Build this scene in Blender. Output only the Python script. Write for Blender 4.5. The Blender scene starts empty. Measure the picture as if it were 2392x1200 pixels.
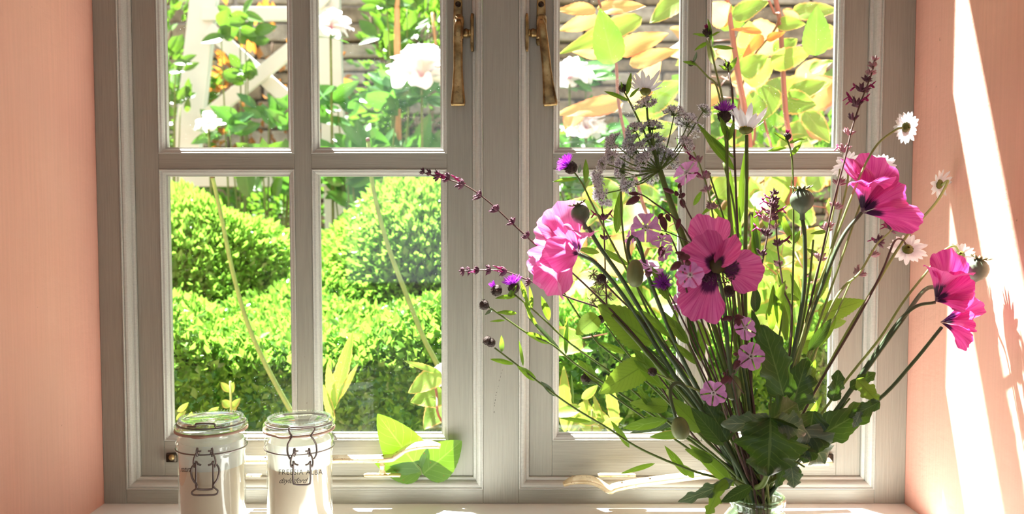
import bpy, math, random
from mathutils import Vector, Matrix, noise
import numpy as np

# ------------------------------------------------------------------ camera, world, sun, exposure
C = bpy.context.scene.collection
SC = bpy.context.scene
F = 2000.0; DIST = 1.10; EYE = 1.27; PITCH = math.atan(100/2000)
cam = bpy.data.objects.new('camera', bpy.data.cameras.new('camera')); C.objects.link(cam)
cam.location = (0, -DIST, EYE); cam.rotation_euler = (math.pi/2 - PITCH, 0, 0)
cam.data.sensor_width = 36; cam.data.sensor_fit = 'HORIZONTAL'; cam.data.lens = 36*F/2392
cam.data.clip_start = 0.02; cam.data.clip_end = 200
cam.data.dof.use_dof = True; cam.data.dof.focus_distance = 0.97; cam.data.dof.aperture_fstop = 7.0
SC.camera = cam
SC.view_settings.view_transform = 'Standard'; SC.view_settings.look = 'None'
SC.view_settings.gamma = 1; SC.view_settings.use_curve_mapping = False
SC.view_settings.exposure = 1.25
w = bpy.data.worlds.new('sky'); SC.world = w; w.use_nodes = True
bg = w.node_tree.nodes['Background']; bg.inputs[0].default_value = (0.86, 0.94, 1.0, 1); bg.inputs[1].default_value = 0.75
SUN_DIR = Vector((0.80, -1.0, -2.60)).normalized()
sd = bpy.data.lights.new('sun', 'SUN'); sd.energy = 25.0; sd.angle = math.radians(0.7); sd.color = (1.0, 0.97, 0.93)
sun = bpy.data.objects.new('sun', sd); C.objects.link(sun); sun.rotation_euler = SUN_DIR.to_track_quat('-Z', 'Y').to_euler()
sun.location = (-3, 4, 8)

# ------------------------------------------------------------------ helpers
V = Vector
def P(X, Y, y=0.0):
    u = (X-1196)/F; v = (600-Y)/F
    d = V((u, math.cos(PITCH)+v*math.sin(PITCH), -math.sin(PITCH)+v*math.cos(PITCH)))
    return V((0, -DIST, EYE)) + d*((y+DIST)/d.y)
def PX(X, y=0.0): return P(X, 600, y).x
def PZ(Y, y=0.0): return P(1196, Y, y).z
def px(n, y): return n*(DIST+y)/F
ORG = {}
def T(name, label, cat, loc=(0, 0, 0), group=None):
    o = bpy.data.objects.new(name, None); C.objects.link(o); o.location = loc
    o.empty_display_size = 0.02
    o['label'] = label; o['category'] = cat
    if group: o['group'] = group
    ORG[o.name] = V(loc)
    return o
class MB:
    def __init__(s): s.v = []; s.f = []; s.uv = []
    def add(s, vs, fs, uvs=None):
        b = len(s.v); s.v += [V(q) for q in vs]; s.f += [tuple(b+i for i in f) for f in fs]
        s.uv += list(uvs) if uvs else [(0.5, 0.5)]*len(vs)
        return s
    def box(s, x0, x1, y0, y1, z0, z1):
        vs = [(x, y, z) for z in (z0, z1) for y in (y0, y1) for x in (x0, x1)]
        return s.add(vs, [(0,2,3,1),(4,5,7,6),(0,1,5,4),(2,6,7,3),(0,4,6,2),(1,3,7,5)])
    def tube(s, pts, r, seg=6, cap=True, flat=1.0):
        pts = [V(p) for p in pts]; n = len(pts)
        if not isinstance(r, (list, tuple)): r = [r]*n
        elif len(r) == 2 and n != 2: r = [r[0]+(r[1]-r[0])*i/(n-1) for i in range(n)]
        t0 = (pts[1]-pts[0]).normalized()
        up = V((0, 0, 1)) if abs(t0.z) < 0.9 else V((0, 1, 0))
        a = t0.cross(up).normalized(); vs = []; uvs = []
        for i in range(n):
            t = (pts[min(i+1, n-1)]-pts[max(i-1, 0)])
            if t.length < 1e-9: t = t0.copy()
            t.normalize(); a = (a - t*a.dot(t))
            if a.length < 1e-6: a = t.orthogonal()
            a.normalize(); b = t.cross(a)
            for k in range(seg):
                an = 2*math.pi*k/seg
                vs.append(pts[i]+a*(math.cos(an)*r[i])+b*(math.sin(an)*r[i]*flat)); uvs.append((k/seg, i/(n-1)))
        fs = [(i*seg+k, i*seg+(k+1) % seg, (i+1)*seg+(k+1) % seg, (i+1)*seg+k) for i in range(n-1) for k in range(seg)]
        if cap:
            fs.append(tuple(range(seg))[::-1]); fs.append(tuple((n-1)*seg+k for k in range(seg)))
        return s.add(vs, fs, uvs)
    def lathe(s, prof, M=None, seg=24, bump=None):
        vs = []; uvs = []; n = len(prof)
        for i, (r, z) in enumerate(prof):
            for k in range(seg):
                a = 2*math.pi*k/seg; rr = r*(bump(a, i) if bump else 1)
                q = V((math.cos(a)*rr, math.sin(a)*rr, z)); vs.append(M @ q if M else q); uvs.append((k/seg, i/(n-1)))
        fs = [(i*seg+k, i*seg+(k+1) % seg, (i+1)*seg+(k+1) % seg, (i+1)*seg+k) for i in range(n-1) for k in range(seg)]
        return s.add(vs, fs, uvs)
    def grid(s, nu, nv, fn):
        vs = []; uvs = []
        for j in range(nv+1):
            for i in range(nu+1):
                vs.append(fn(i/nu, j/nv)); uvs.append((i/nu, j/nv))
        fs = [(j*(nu+1)+i, j*(nu+1)+i+1, (j+1)*(nu+1)+i+1, (j+1)*(nu+1)+i) for j in range(nv) for i in range(nu)]
        return s.add(vs, fs, uvs)
def part(name, mb, mat, parent=None, smooth=True, bevel=0, label=None, kind=None, solid=0, cat=None, group=None):
    org = ORG[parent.name] if parent else V((0, 0, 0))
    top = None
    if parent is None and cat:        # one-mesh thing: origin at its base
        xs = mb.v; top = V((sum(q.x for q in xs)/len(xs), sum(q.y for q in xs)/len(xs), min(q.z for q in xs))); org = top
    me = bpy.data.meshes.new(name)
    me.from_pydata([tuple(q-org) for q in mb.v], [], mb.f)
    uvl = me.uv_layers.new(name='uv')
    li = np.empty(len(me.loops), dtype=np.int32); me.loops.foreach_get('vertex_index', li)
    uvl.data.foreach_set('uv', np.array(mb.uv, dtype=np.float32)[li].ravel())
    if smooth: me.polygons.foreach_set('use_smooth', [True]*len(me.polygons))
    me.materials.append(mat); me.update()
    o = bpy.data.objects.new(name, me); C.objects.link(o)
    if top: o.location = top
    if parent: o.parent = parent
    ORG[o.name] = org
    if label: o['label'] = label
    if kind: o['kind'] = kind
    if cat: o['category'] = cat
    if group: o['group'] = group
    if bevel:
        m = o.modifiers.new('bevel', 'BEVEL'); m.width = bevel; m.segments = 2; m.limit_method = 'ANGLE'
    if solid:
        m = o.modifiers.new('solid', 'SOLIDIFY'); m.thickness = solid
    return o
def cr(pts, n=6):
    pts = [V(p) for p in pts]; P_ = [pts[0]*2-pts[1]]+pts+[pts[-1]*2-pts[-2]]; out = []
    for i in range(1, len(P_)-2):
        a, b, c, d = P_[i-1:i+3]
        for k in range(n):
            t = k/n
            out.append(0.5*((2*b)+(c-a)*t+(2*a-5*b+4*c-d)*t*t+(3*b-a-3*c+d)*t*t*t))
    out.append(pts[-1]); return out
def frame_to(p, axis):
    q = V(axis).normalized().to_track_quat('Z', 'Y')
    return Matrix.Translation(p) @ q.to_matrix().to_4x4()
R = random.Random(7)

# ------------------------------------------------------------------ materials
def lin(c):
    return tuple(((x/255)/12.92 if x/255 <= .04045 else ((x/255+.055)/1.055)**2.4) for x in c)+(1,)
class NT:
    def __init__(s, name):
        s.m = bpy.data.materials.new(name); s.m.use_nodes = True; s.t = s.m.node_tree; s.t.nodes.clear()
        s.out = s.t.nodes.new('ShaderNodeOutputMaterial')
    def n(s, typ, **kw):
        nd = s.t.nodes.new(typ)
        for k, v in kw.items():
            if k.startswith('i_'):
                key = k[2:]; key = int(key) if key.isdigit() else key.replace('_', ' ')
                if hasattr(v, 'bl_rna') and hasattr(v, 'links'): s.t.links.new(v, nd.inputs[key])
                elif isinstance(v, bpy.types.NodeSocket): s.t.links.new(v, nd.inputs[key])
                else: nd.inputs[key].default_value = v
            else: setattr(nd, k, v)
        return nd
    def math(s, op, a, b=0.0, c=None):
        kw = {'i_0': a, 'i_1': b}
        if c is not None: kw['i_2'] = c
        return s.n('ShaderNodeMath', operation=op, **kw).outputs[0]
    def mix(s, f, a, b, typ='MIX'):
        nd = s.n('ShaderNodeMix', data_type='RGBA', blend_type=typ)
        for k, v in ((0, f), (6, a), (7, b)):
            if isinstance(v, bpy.types.NodeSocket): s.t.links.new(v, nd.inputs[k])
            else: nd.inputs[k].default_value = v
        return nd.outputs[2]
    def ramp(s, f, stops, interp='LINEAR'):
        nd = s.n('ShaderNodeValToRGB', i_0=f); cr_ = nd.color_ramp; cr_.interpolation = interp
        while len(cr_.elements) < len(stops): cr_.elements.new(0.5)
        for e, (p, c) in zip(cr_.elements, stops): e.position = p; e.color = c if len(c) == 4 else tuple(c)+(1,)
        return nd.outputs[0]
    def noise(s, scale, stretch=(1, 1, 1), detail=3, coord='Object', rough=.5):
        tc = s.n('ShaderNodeTexCoord'); mp = s.n('ShaderNodeMapping', i_0=tc.outputs[coord], i_3=stretch)
        return s.n('ShaderNodeTexNoise', i_Vector=mp.outputs[0], i_Scale=scale, i_Detail=detail, i_Roughness=rough).outputs[0]
    def bump(s, h, strength=.3, dist=.002):
        return s.n('ShaderNodeBump', i_Strength=strength, i_Distance=dist, i_Height=h).outputs[0]
    def done(s, sh): s.t.links.new(sh, s.out.inputs[0]); return s.m
def simple(name, col, rough=.5, metal=0, var=.12, scale=60, bump=0, bdist=.001, stretch=(1, 1, 1), spec=.5, trans=0):
    t = NT(name); nz = t.noise(scale, stretch)
    c0 = tuple(x*(1-var) for x in col[:3])+(1,); c1 = tuple(min(1, x*(1+var)) for x in col[:3])+(1,)
    c = t.ramp(nz, [(.3, c0), (.7, c1)])
    kw = {}
    if bump: kw['i_Normal'] = t.bump(nz, bump, bdist)
    p = t.n('ShaderNodeBsdfPrincipled', i_Base_Color=c, i_Roughness=rough, i_Metallic=metal, **kw)
    p.inputs['Specular IOR Level'].default_value = spec
    sh = p.outputs[0]
    if trans:
        tr = t.n('ShaderNodeBsdfTranslucent', i_Color=c)
        sh = t.n('ShaderNodeMixShader', i_0=trans, i_1=sh, i_2=tr.outputs[0]).outputs[0]
    return t.done(sh)
def leafmat(name, c1, c2, vein, trans=.4, tcol=None, rough=.42, edge=None, nveins=9, veinamt=.85, spots=None):
    t = NT(name); tc = t.n('ShaderNodeTexCoord'); sp = t.n('ShaderNodeSeparateXYZ', i_0=tc.outputs['UV'])
    u, v = sp.outputs[0], sp.outputs[1]
    oi = t.n('ShaderNodeObjectInfo').outputs['Random']
    nz = t.noise(45, detail=4)
    base = t.mix(t.math('MULTIPLY_ADD', nz, .7, t.math('MULTIPLY_ADD', oi, .7, -.15)), c1, c2)
    au = t.math('ABSOLUTE', t.math('SUBTRACT', u, .5))
    mid = t.math('LESS_THAN', au, .022)
    ph = t.math('FRACT', t.math('MULTIPLY', t.math('SUBTRACT', v, t.math('MULTIPLY', au, .55)), float(nveins)))
    side = t.math('LESS_THAN', ph, .10)
    vm = t.math('MULTIPLY', t.math('MAXIMUM', mid, t.math('MULTIPLY', side, .6)), veinamt)
    col = t.mix(vm, base, vein)
    if edge: col = t.mix(t.math('MULTIPLY', t.math('GREATER_THAN', t.math('ADD', au, t.math('MULTIPLY', nz, .12)), .49), .8), col, edge)
    if spots:
        s2 = t.noise(260, detail=1); col = t.mix(t.math('GREATER_THAN', s2, .76), col, spots)
    cell = t.noise(420, detail=2)
    hgt = t.math('ADD', t.math('MULTIPLY', vm, -1.0), t.math('MULTIPLY', cell, .5))
    p = t.n('ShaderNodeBsdfPrincipled', i_Base_Color=col, i_Roughness=rough, i_Normal=t.bump(hgt, .35, .0006))
    tcol = tcol or (.55, .8, .12, 1)
    tcc = t.mix(t.math('MULTIPLY', vm, .45), t.mix(.5, col, tcol, 'MIX'), c1)
    tr = t.n('ShaderNodeBsdfTranslucent', i_Color=tcc)
    return t.done(t.n('ShaderNodeMixShader', i_0=trans, i_1=p.outputs[0], i_2=tr.outputs[0]).outputs[0])
def petalmat(name, c1, c2, blotch=None, trans=.45, streak=44, base=None, blen=.34):
    t = NT(name); tc = t.n('ShaderNodeTexCoord'); sp = t.n('ShaderNodeSeparateXYZ', i_0=tc.outputs['UV'])
    u, v = sp.outputs[0], sp.outputs[1]
    mp = t.n('ShaderNodeMapping', i_0=tc.outputs['UV'], i_3=(streak, 1.6, 1))
    nz = t.n('ShaderNodeTexNoise', i_Vector=mp.outputs[0], i_Scale=1.0, i_Detail=4.0).outputs[0]
    col = t.mix(t.ramp(nz, [(.3, (0, 0, 0, 1)), (.7, (1, 1, 1, 1))]), c1, c2)
    if base: col = t.mix(t.ramp(v, [(0, (1, 1, 1, 1)), (.3, (0, 0, 0, 1))]), col, base)
    if blotch:
        du = t.math('MULTIPLY', t.math('ABSOLUTE', t.math('SUBTRACT', u, .5)), 1.1)
        edge = t.math('ADD', t.math('ADD', v, t.math('MULTIPLY', t.math('POWER', du, 2.0), .5)), t.math('MULTIPLY', t.math('SUBTRACT', nz, .5), .18))
        k = t.ramp(edge, [(blen-.04, (1, 1, 1, 1)), (blen+.05, (0, 0, 0, 1))])
        col = t.mix(k, col, blotch)
        pale = t.math('MULTIPLY', t.math('LESS_THAN', v, .09), t.math('GREATER_THAN', nz, .5))
        col = t.mix(t.math('MULTIPLY', pale, .5), col, (.6, .45, .5, 1))
    p = t.n('ShaderNodeBsdfPrincipled', i_Base_Color=col, i_Roughness=.55, i_Normal=t.bump(nz, .4, .0008))
    p.inputs['Sheen Weight'].default_value = .15
    tr = t.n('ShaderNodeBsdfTranslucent', i_Color=col)
    return t.done(t.n('ShaderNodeMixShader', i_0=trans, i_1=p.outputs[0], i_2=tr.outputs[0]).outputs[0])
def glassmat(name, tint=(1, 1, 1, 1), f0=.05, edge=.75, dust=0, rough=.0, edgepow=3.0):
    t = NT(name); lw = t.n('ShaderNodeLayerWeight', i_Blend=.5).outputs['Facing']
    fac = t.math('MULTIPLY_ADD', t.math('POWER', lw, edgepow), edge, f0)
    tr = t.n('ShaderNodeBsdfTransparent', i_Color=tint)
    gl = t.n('ShaderNodeBsdfGlossy', i_Roughness=rough, i_Color=(1, 1, 1, 1))
    sh = t.n('ShaderNodeMixShader', i_0=fac, i_1=tr.outputs[0], i_2=gl.outputs[0]).outputs[0]
    if dust:
        nz = t.noise(760, detail=1); big = t.noise(9, detail=3)
        d = t.math('MULTIPLY', t.math('GREATER_THAN', t.math('MULTIPLY_ADD', big, .16, nz), .862), .5)
        smear = t.math('MULTIPLY', t.ramp(t.noise(5, (1, 1, .35), 5), [(.45, (0, 0, 0, 1)), (.8, (1, 1, 1, 1))]), dust)
        df = t.n('ShaderNodeBsdfDiffuse', i_Color=(.9, .92, .92, 1)); dt = t.n('ShaderNodeBsdfTranslucent', i_Color=(.9, .92, .92, 1))
        dd = t.n('ShaderNodeMixShader', i_0=.6, i_1=df.outputs[0], i_2=dt.outputs[0]).outputs[0]
        sh = t.n('ShaderNodeMixShader', i_0=t.math('MAXIMUM', d, smear), i_1=sh, i_2=dd).outputs[0]
    return t.done(sh)
def paint(name, col, horiz=False, dirt=.5):
    t = NT(name); st = (2, 60, 60) if horiz else (60, 60, 2)
    nz = t.noise(9, st, 4); big = t.noise(6, detail=4)
    c = t.mix(t.ramp(nz, [(.35, (0, 0, 0, 1)), (.7, (1, 1, 1, 1))]), tuple(x*.93 for x in col[:3])+(1,), tuple(min(1, x*1.05) for x in col[:3])+(1,))
    c = t.mix(t.math('MULTIPLY', t.ramp(big, [(.5, (0, 0, 0, 1)), (.75, (1, 1, 1, 1))]), .12), c, (.35, .27, .18, 1))
    fl = t.noise(150, detail=2)
    c = t.mix(t.math('MULTIPLY', t.math('GREATER_THAN', fl, .77), dirt), c, (.16, .12, .09, 1))
    p = t.n('ShaderNodeBsdfPrincipled', i_Base_Color=c, i_Roughness=.42, i_Normal=t.bump(nz, .35, .0012))
    return t.done(p.outputs[0])
def plaster(name, col):
    t = NT(name)
    a = t.noise(6, (40, 40, 1.2), 4); b = t.noise(3.5, (1, 2, 1.5), 5); w_ = t.noise(22, (1, 3, 6), 5)
    c = t.mix(t.ramp(a, [(.35, (0, 0, 0, 1)), (.7, (1, 1, 1, 1))]), tuple(x*.94 for x in col[:3])+(1,), col)
    c = t.mix(t.math('MULTIPLY', t.ramp(b, [(.4, (0, 0, 0, 1)), (.75, (1, 1, 1, 1))]), .35), c, (.80, .50, .40, 1))
    fl = t.noise(75, detail=2); c = t.mix(t.math('MULTIPLY', t.math('GREATER_THAN', fl, .79), .5), c, (.30, .15, .10, 1))
    h = t.math('ADD', t.math('MULTIPLY', a, .7), w_)
    p = t.n('ShaderNodeBsdfPrincipled', i_Base_Color=c, i_Roughness=.75, i_Normal=t.bump(h, .35, .002))
    return t.done(p.outputs[0])
M = {}
FR = lin((154, 152, 140))
M['frame_v'] = paint('frame_paint_vertical', FR); M['frame_h'] = paint('frame_paint_horizontal', FR, True)
M['bead'] = paint('bead_paint', lin((190, 190, 182)), True, .2)
M['pink'] = plaster('pink_plaster', lin((231, 171, 152)))
M['white'] = simple('sill_gloss_white', lin((238, 240, 238)), .3, var=.03, scale=8)
M['plainwall'] = simple('room_plaster', lin((170, 165, 155)), .8, var=.04)
M['floor'] = simple('oak_floor', lin((150, 115, 80)), .5, var=.2, scale=8, stretch=(1, 12, 1))
M['ceil'] = simple('ceiling_white', lin((235, 230, 222)), .8, var=.02)
M['pane'] = glassmat('window_glass', (.985, 1, .99, 1), .025, .6, dust=.006, edgepow=4)
M['jar'] = glassmat('jar_glass', (.97, .99, .98, 1), .05, .6, edgepow=2.2, rough=.02)
M['lidglass'] = glassmat('lid_glass', (.93, .985, .965, 1), .10, .7, edgepow=1.6, rough=.03)
M['vase'] = glassmat('vase_glass', (.80, .88, .80, 1), .07, .8, edgepow=2.2)
M['water'] = glassmat('vase_water', (.80, .86, .70, 1), .04, .5)
M['wax'] = simple('candle_wax', lin((222, 206, 184)), .45, var=.03, scale=20, trans=.12)
M['frost'] = simple('wax_residue', lin((225, 224, 218)), .5, var=.04, trans=.35)
M['wire'] = simple('dark_steel_wire', lin((120, 108, 104)), .38, metal=.9, var=.2)
M['rubber'] = simple('brown_rubber_seal', lin((165, 130, 112)), .55, var=.1)
M['ink'] = simple('dark_print', lin((60, 50, 48)), .6)
def brass():
    t = NT('aged_brass'); a = t.noise(70, detail=5); b = t.noise(300, detail=3)
    c = t.ramp(a, [(.3, lin((96, 78, 52))), (.55, lin((158, 132, 88))), (.75, lin((196, 172, 126)))])
    c = t.mix(t.math('MULTIPLY', t.math('GREATER_THAN', b, .66), .5), c, lin((70, 58, 44)))
    r = t.math('MULTIPLY_ADD', a, .35, .22)
    return t.done(t.n('ShaderNodeBsdfPrincipled', i_Base_Color=c, i_Roughness=r, i_Metallic=.85, i_Normal=t.bump(b, .3, .0004)).outputs[0])
def goldpaint():
    t = NT('worn_pale_brass'); a = t.noise(60, detail=5); b = t.noise(260, detail=3)
    c = t.ramp(a, [(.3, lin((205, 180, 135))), (.6, lin((232, 214, 176)))])
    c = t.mix(t.math('MULTIPLY', t.math('GREATER_THAN', b, .64), .7), c, lin((130, 88, 50)))
    return t.done(t.n('ShaderNodeBsdfPrincipled', i_Base_Color=c, i_Roughness=.4, i_Metallic=.45, i_Normal=t.bump(b, .3, .0004)).outputs[0])
M['brass'] = brass(); M['gold'] = goldpaint()
M['screw'] = simple('dark_screw', lin((70, 62, 52)), .4, metal=.8)
M['box'] = None
# plant materials
M['poppystem'] = simple('poppy_stem_green', lin((78, 96, 62)), .5, var=.15, trans=.1)
M['stem'] = simple('stem_green', lin((112, 130, 62)), .5, var=.2, trans=.25)
M['palestem'] = simple('pale_hairy_stem', lin((166, 178, 112)), .6, var=.15, trans=.35)
M['darkstem'] = simple('dark_purple_stem', lin((96, 70, 62)), .55, var=.2, trans=.1)
M['pod'] = simple('glaucous_pod', lin((108, 122, 100)), .5, var=.12, scale=150)
M['podcrown'] = simple('pod_crown', lin((140, 140, 95)), .6)
M['bud'] = simple('poppy_bud', lin((112, 120, 72)), .55, var=.18, scale=40, stretch=(4, 4, 1))
M['poppy1'] = petalmat('poppy_pink_petal', lin((226, 104, 176)), lin((240, 146, 204)), blotch=lin((74, 28, 70)), trans=.5, blen=.25)
M['poppy2'] = petalmat('poppy_rose_petal', lin((206, 62, 146)), lin((236, 122, 190)), blotch=lin((84, 28, 80)), trans=.55, blen=.50)
M['poppy3'] = petalmat('poppy_magenta_petal', lin((206, 44, 148)), lin((232, 98, 182)), blotch=lin((56, 22, 62)), trans=.5, blen=.36)
M['stamen'] = simple('dark_stamens', lin((92, 52, 80)), .7, var=.3)
M['poppycentre'] = simple('poppy_centre_olive', lin((84, 74, 36)), .6, var=.3)
M['daisy'] = petalmat('daisy_petal', lin((235, 232, 238)), lin((250, 248, 250)), trans=.42, streak=6)
M['daisydisc'] = simple('daisy_disc_yellow', lin((222, 178, 50)), .7, var=.25, scale=500, bump=.8)
M['daisycup'] = leafmat('daisy_bracts', lin((82, 96, 38)), lin((128, 132, 50)), lin((50, 50, 22)), .15, nveins=6)
M['calyx'] = simple('knapweed_bracts', lin((66, 50, 42)), .75, var=.45, scale=420, bump=1.0)
M['thistle'] = simple('knapweed_purple', lin((214, 104, 232)), .6, var=.2, scale=90, trans=.45)
M['woundcalyx'] = simple('woundwort_calyx', lin((104, 60, 78)), .65, var=.35, scale=120, trans=.15)
M['woundpale'] = simple('woundwort_hairy_calyx', lin((196, 150, 158)), .7, var=.25, scale=120, trans=.35)
M['woundflower'] = simple('woundwort_flower', lin((170, 32, 112)), .5, var=.3, scale=150, trans=.35)
M['campion'] = petalmat('campion_petal', lin((220, 130, 216)), lin((236, 176, 234)), trans=.42, streak=16, base=lin((245, 215, 240)))
M['campbud'] = simple('campion_calyx', lin((104, 52, 62)), .6, var=.25, scale=90, trans=.15)
M['campeye'] = simple('campion_eye', lin((250, 236, 238)), .6, trans=.3)
M['umbel'] = simple('umbel_florets', lin((240, 236, 244)), .7, var=.12, scale=300, trans=.5)
M['umbeldark'] = simple('umbel_floret_centres', lin((160, 142, 150)), .7, var=.2, scale=300, trans=.1)
M['leafdark'] = leafmat('poppy_leaf', lin((42, 66, 36)), lin((66, 92, 42)), lin((116, 138, 80)), .24, tcol=lin((100, 140, 10)), nveins=9, veinamt=.8)
M['leafgrey'] = leafmat('poppy_leaf_glaucous', lin((84, 100, 86)), lin((108, 122, 100)), lin((170, 178, 140)), .2, tcol=lin((120, 160, 60)), nveins=6)
M['nettle'] = leafmat('toothed_leaf', lin((84, 118, 46)), lin((120, 148, 62)), lin((74, 96, 42)), .36, tcol=lin((170, 205, 50)), nveins=11, veinamt=.55)
M['lance'] = leafmat('narrow_leaf', lin((74, 112, 44)), lin((110, 146, 58)), lin((170, 200, 110)), .42, tcol=lin((170, 210, 40)), nveins=2, veinamt=.5)
M['rosegreen'] = leafmat('rose_leaf_green', lin((94, 136, 44)), lin((138, 168, 66)), lin((160, 184, 100)), .42, tcol=lin((140, 184, 64)), nveins=8, veinamt=.35, edge=lin((210, 170, 100)))
M['rosepeach'] = leafmat('rose_leaf_peach', lin((178, 150, 92)), lin((190, 172, 112)), lin((180, 120, 84)), .42, tcol=lin((205, 180, 96)), nveins=8, veinamt=.3, edge=lin((200, 110, 80)))
M['roseorange'] = leafmat('rose_leaf_orange', lin((176, 100, 48)), lin((190, 140, 60)), lin((170, 70, 44)), .42, tcol=lin((205, 130, 40)), nveins=8, veinamt=.3)
M['rosestem'] = simple('reddish_rose_stem', lin((124, 80, 64)), .5, var=.2, scale=25, stretch=(1, 1, .2))
M['hedgeleaf'] = leafmat('box_leaf', lin((30, 98, 34)), lin((146, 192, 80)), lin((130, 175, 80)), .44, tcol=lin((160, 212, 70)), rough=.22, nveins=1, veinamt=.2)
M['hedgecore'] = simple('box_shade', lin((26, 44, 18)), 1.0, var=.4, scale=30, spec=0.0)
M['shrubleaf'] = leafmat('shrub_leaf', lin((40, 86, 34)), lin((92, 138, 48)), lin((120, 160, 84)), .34, tcol=lin((120, 166, 34)), rough=.35, nveins=5, veinamt=.3)
M['peonyleaf'] = leafmat('peony_leaf', lin((42, 98, 44)), lin((86, 142, 60)), lin((120, 160, 90)), .32, tcol=lin((104, 160, 34)), rough=.3, nveins=6, veinamt=.3)
M['peony'] = petalmat('peony_petal', lin((246, 240, 242)), lin((252, 250, 250)), trans=.45, base=lin((236, 150, 190)))
M['whitewood'] = simple('white_painted_wood', lin((205, 210, 200)), .5, var=.04, scale=10)
M['cane'] = simple('bamboo_cane', lin((190, 140, 92)), .5, var=.12, scale=30)
M['bark'] = simple('brown_bark', lin((110, 88, 70)), .9, var=.35, scale=40, bump=.8, bdist=.004)
M['soil'] = simple('soil', lin((92, 74, 54)), .95, var=.4, scale=14, bump=.8, bdist=.01)
M['stone'] = simple('garden_stone', lin((142, 126, 106)), .9, var=.4, scale=16, bump=.9, bdist=.01)
M['stone2'] = simple('garden_stone_grey', lin((170, 160, 146)), .9, var=.3, scale=18, bump=.9, bdist=.01)
M['mortar'] = simple('wall_joint', lin((78, 68, 56)), .95, var=.3, scale=20)
M['grass'] = simple('lawn', lin((90, 130, 50)), .9, var=.3, scale=20)

# ------------------------------------------------------------------ room shell
XL, XR = PX(229), PX(2127)
ZS = PZ(1176)                       # top of sill
ZTOP = EYE+.80
def struct(name, mb, mat, bevel=0, smooth=False):
    o = part(name, mb, mat, smooth=smooth, bevel=bevel); o['kind'] = 'structure'; return o
WO = .060                           # outer face of the house wall
struct('wall_left', MB().box(XL-.9, XL, -.36, WO, 0, 2.6), M['pink'])
struct('wall_right', MB().box(XR, XR+.9, -.36, WO, 0, 2.6), M['pink'])
struct('wall_back', MB().box(XL, XR, -.36, WO, 0, ZS-.03), M['pink'])
struct('wall_lintel', MB().box(XL, XR, -.36, WO, ZTOP, 2.6), M['pink'])
struct('floor', MB().box(-2.6, 2.6, -3.5, -.36, -.05, 0), M['floor'])
struct('wall_room_left', MB().box(-2.7, -2.6, -3.5, -.36, 0, 2.6), M['plainwall'])
struct('wall_room_right', MB().box(2.6, 2.7, -3.5, -.36, 0, 2.6), M['plainwall'])
for bx_ in ((-2.6, -.9, 0, 2.6), (.9, 2.6, 0, 2.6), (-.9, .9, 0, .9), (-.9, .9, 2.1, 2.6)):  # unseen room walls added to lower the ambient light; rear gap sized for it
    struct('wall_rear', MB().box(bx_[0], bx_[1], -3.5, -3.4, bx_[2], bx_[3]), M['plainwall'])
struct('ceiling', MB().box(-2.7, 2.7, -3.5, WO, 2.6, 2.68), M['ceil'])
sill = struct('trim_1', MB().box(XL-.01, XR+.01, -.385, .03, ZS-.03, ZS), M['white'], bevel=.004)

# fixed frame -------------------------------------------------------
FY = 0.0; CY = .014; GY = .026; BY = .052
def ring(mb, x0, x1, z0, z1, prof):
    """mitred moulding: prof = [(inset, y)], outer to inner"""
    vs = []; uv = []
    for (i, y) in prof:
        vs += [(x0+i, y, z0+i), (x1-i, y, z0+i), (x1-i, y, z1-i), (x0+i, y, z1-i)]; uv += [(0, 0)]*4
    fs = [(j*4+k, j*4+(k+1) % 4, (j+1)*4+(k+1) % 4, (j+1)*4+k) for j in range(len(prof)-1) for k in range(4)]
    return mb.add(vs, fs, uv)
# opening edges on the frame plane y = 0
LO = (PX(283), PX(1128)); RO = (PX(1212), PX(2054)); ZO = PZ(1143); ZT = ZTOP-.045
fr = bpy.data.objects.new('trim_2', None); C.objects.link(fr); fr['kind'] = 'structure'; ORG['trim_2'] = V((0, 0, 0))
fr['label'] = 'taupe painted fixed window frame set in the pink reveal'
part('jamb', MB().box(XL, LO[0], FY, BY+.004, ZS, ZTOP), M['frame_v'], fr, smooth=False, bevel=.001)
part('jamb', MB().box(RO[1], XR, FY, BY+.004, ZS, ZTOP), M['frame_v'], fr, smooth=False, bevel=.001)
part('mullion', MB().box(LO[1], RO[0], FY, BY+.004, ZS, ZTOP), M['frame_v'], fr, smooth=False, bevel=.001)
for a, b in (LO, RO):
    part('bottom_rail', MB().box(a, b, FY, BY+.004, ZS, ZO), M['frame_h'], fr, smooth=False, bevel=.0008)
    part('head_rail', MB().box(a, b, FY, BY+.004, ZT, ZTOP), M['frame_h'], fr, smooth=False, bevel=.0008)
    part('moulding', ring(MB(), a, b, ZO, ZT, [(0, .0), (.0006, -.0012), (.0016, -.0012), (.0022, .0012), (.0040, .0004), (.0062, .0012), (.0082, .0034), (.0094, .0064), (.0098, .0094), (.0120, .0098), (.0134, .0110), (.0136, CY+.002)]), M['bead'], fr, smooth=False)

# paint cracks on the mullion (fine relief strips)
ck = MB()
rk = random.Random(9); X_, Y_ = 1177.0, 856.0
while Y_ < 962:
    L_ = rk.uniform(3, 9); X2 = X_-L_*rk.uniform(.05, .5)+rk.uniform(-1, 1)
    if rk.random() < .8: ck.tube([P(X_, Y_, .0002), P((X_+X2)/2+rk.uniform(-.8, .8), Y_+L_/2, .0001), P(X2, Y_+L_, .0002)], [.0001, rk.uniform(.0003, .0006), .0001], 4)
    X_, Y_ = X2, Y_+L_+rk.uniform(-.5, 2)
part('paint_crack', ck, M['ink'], fr)

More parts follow.
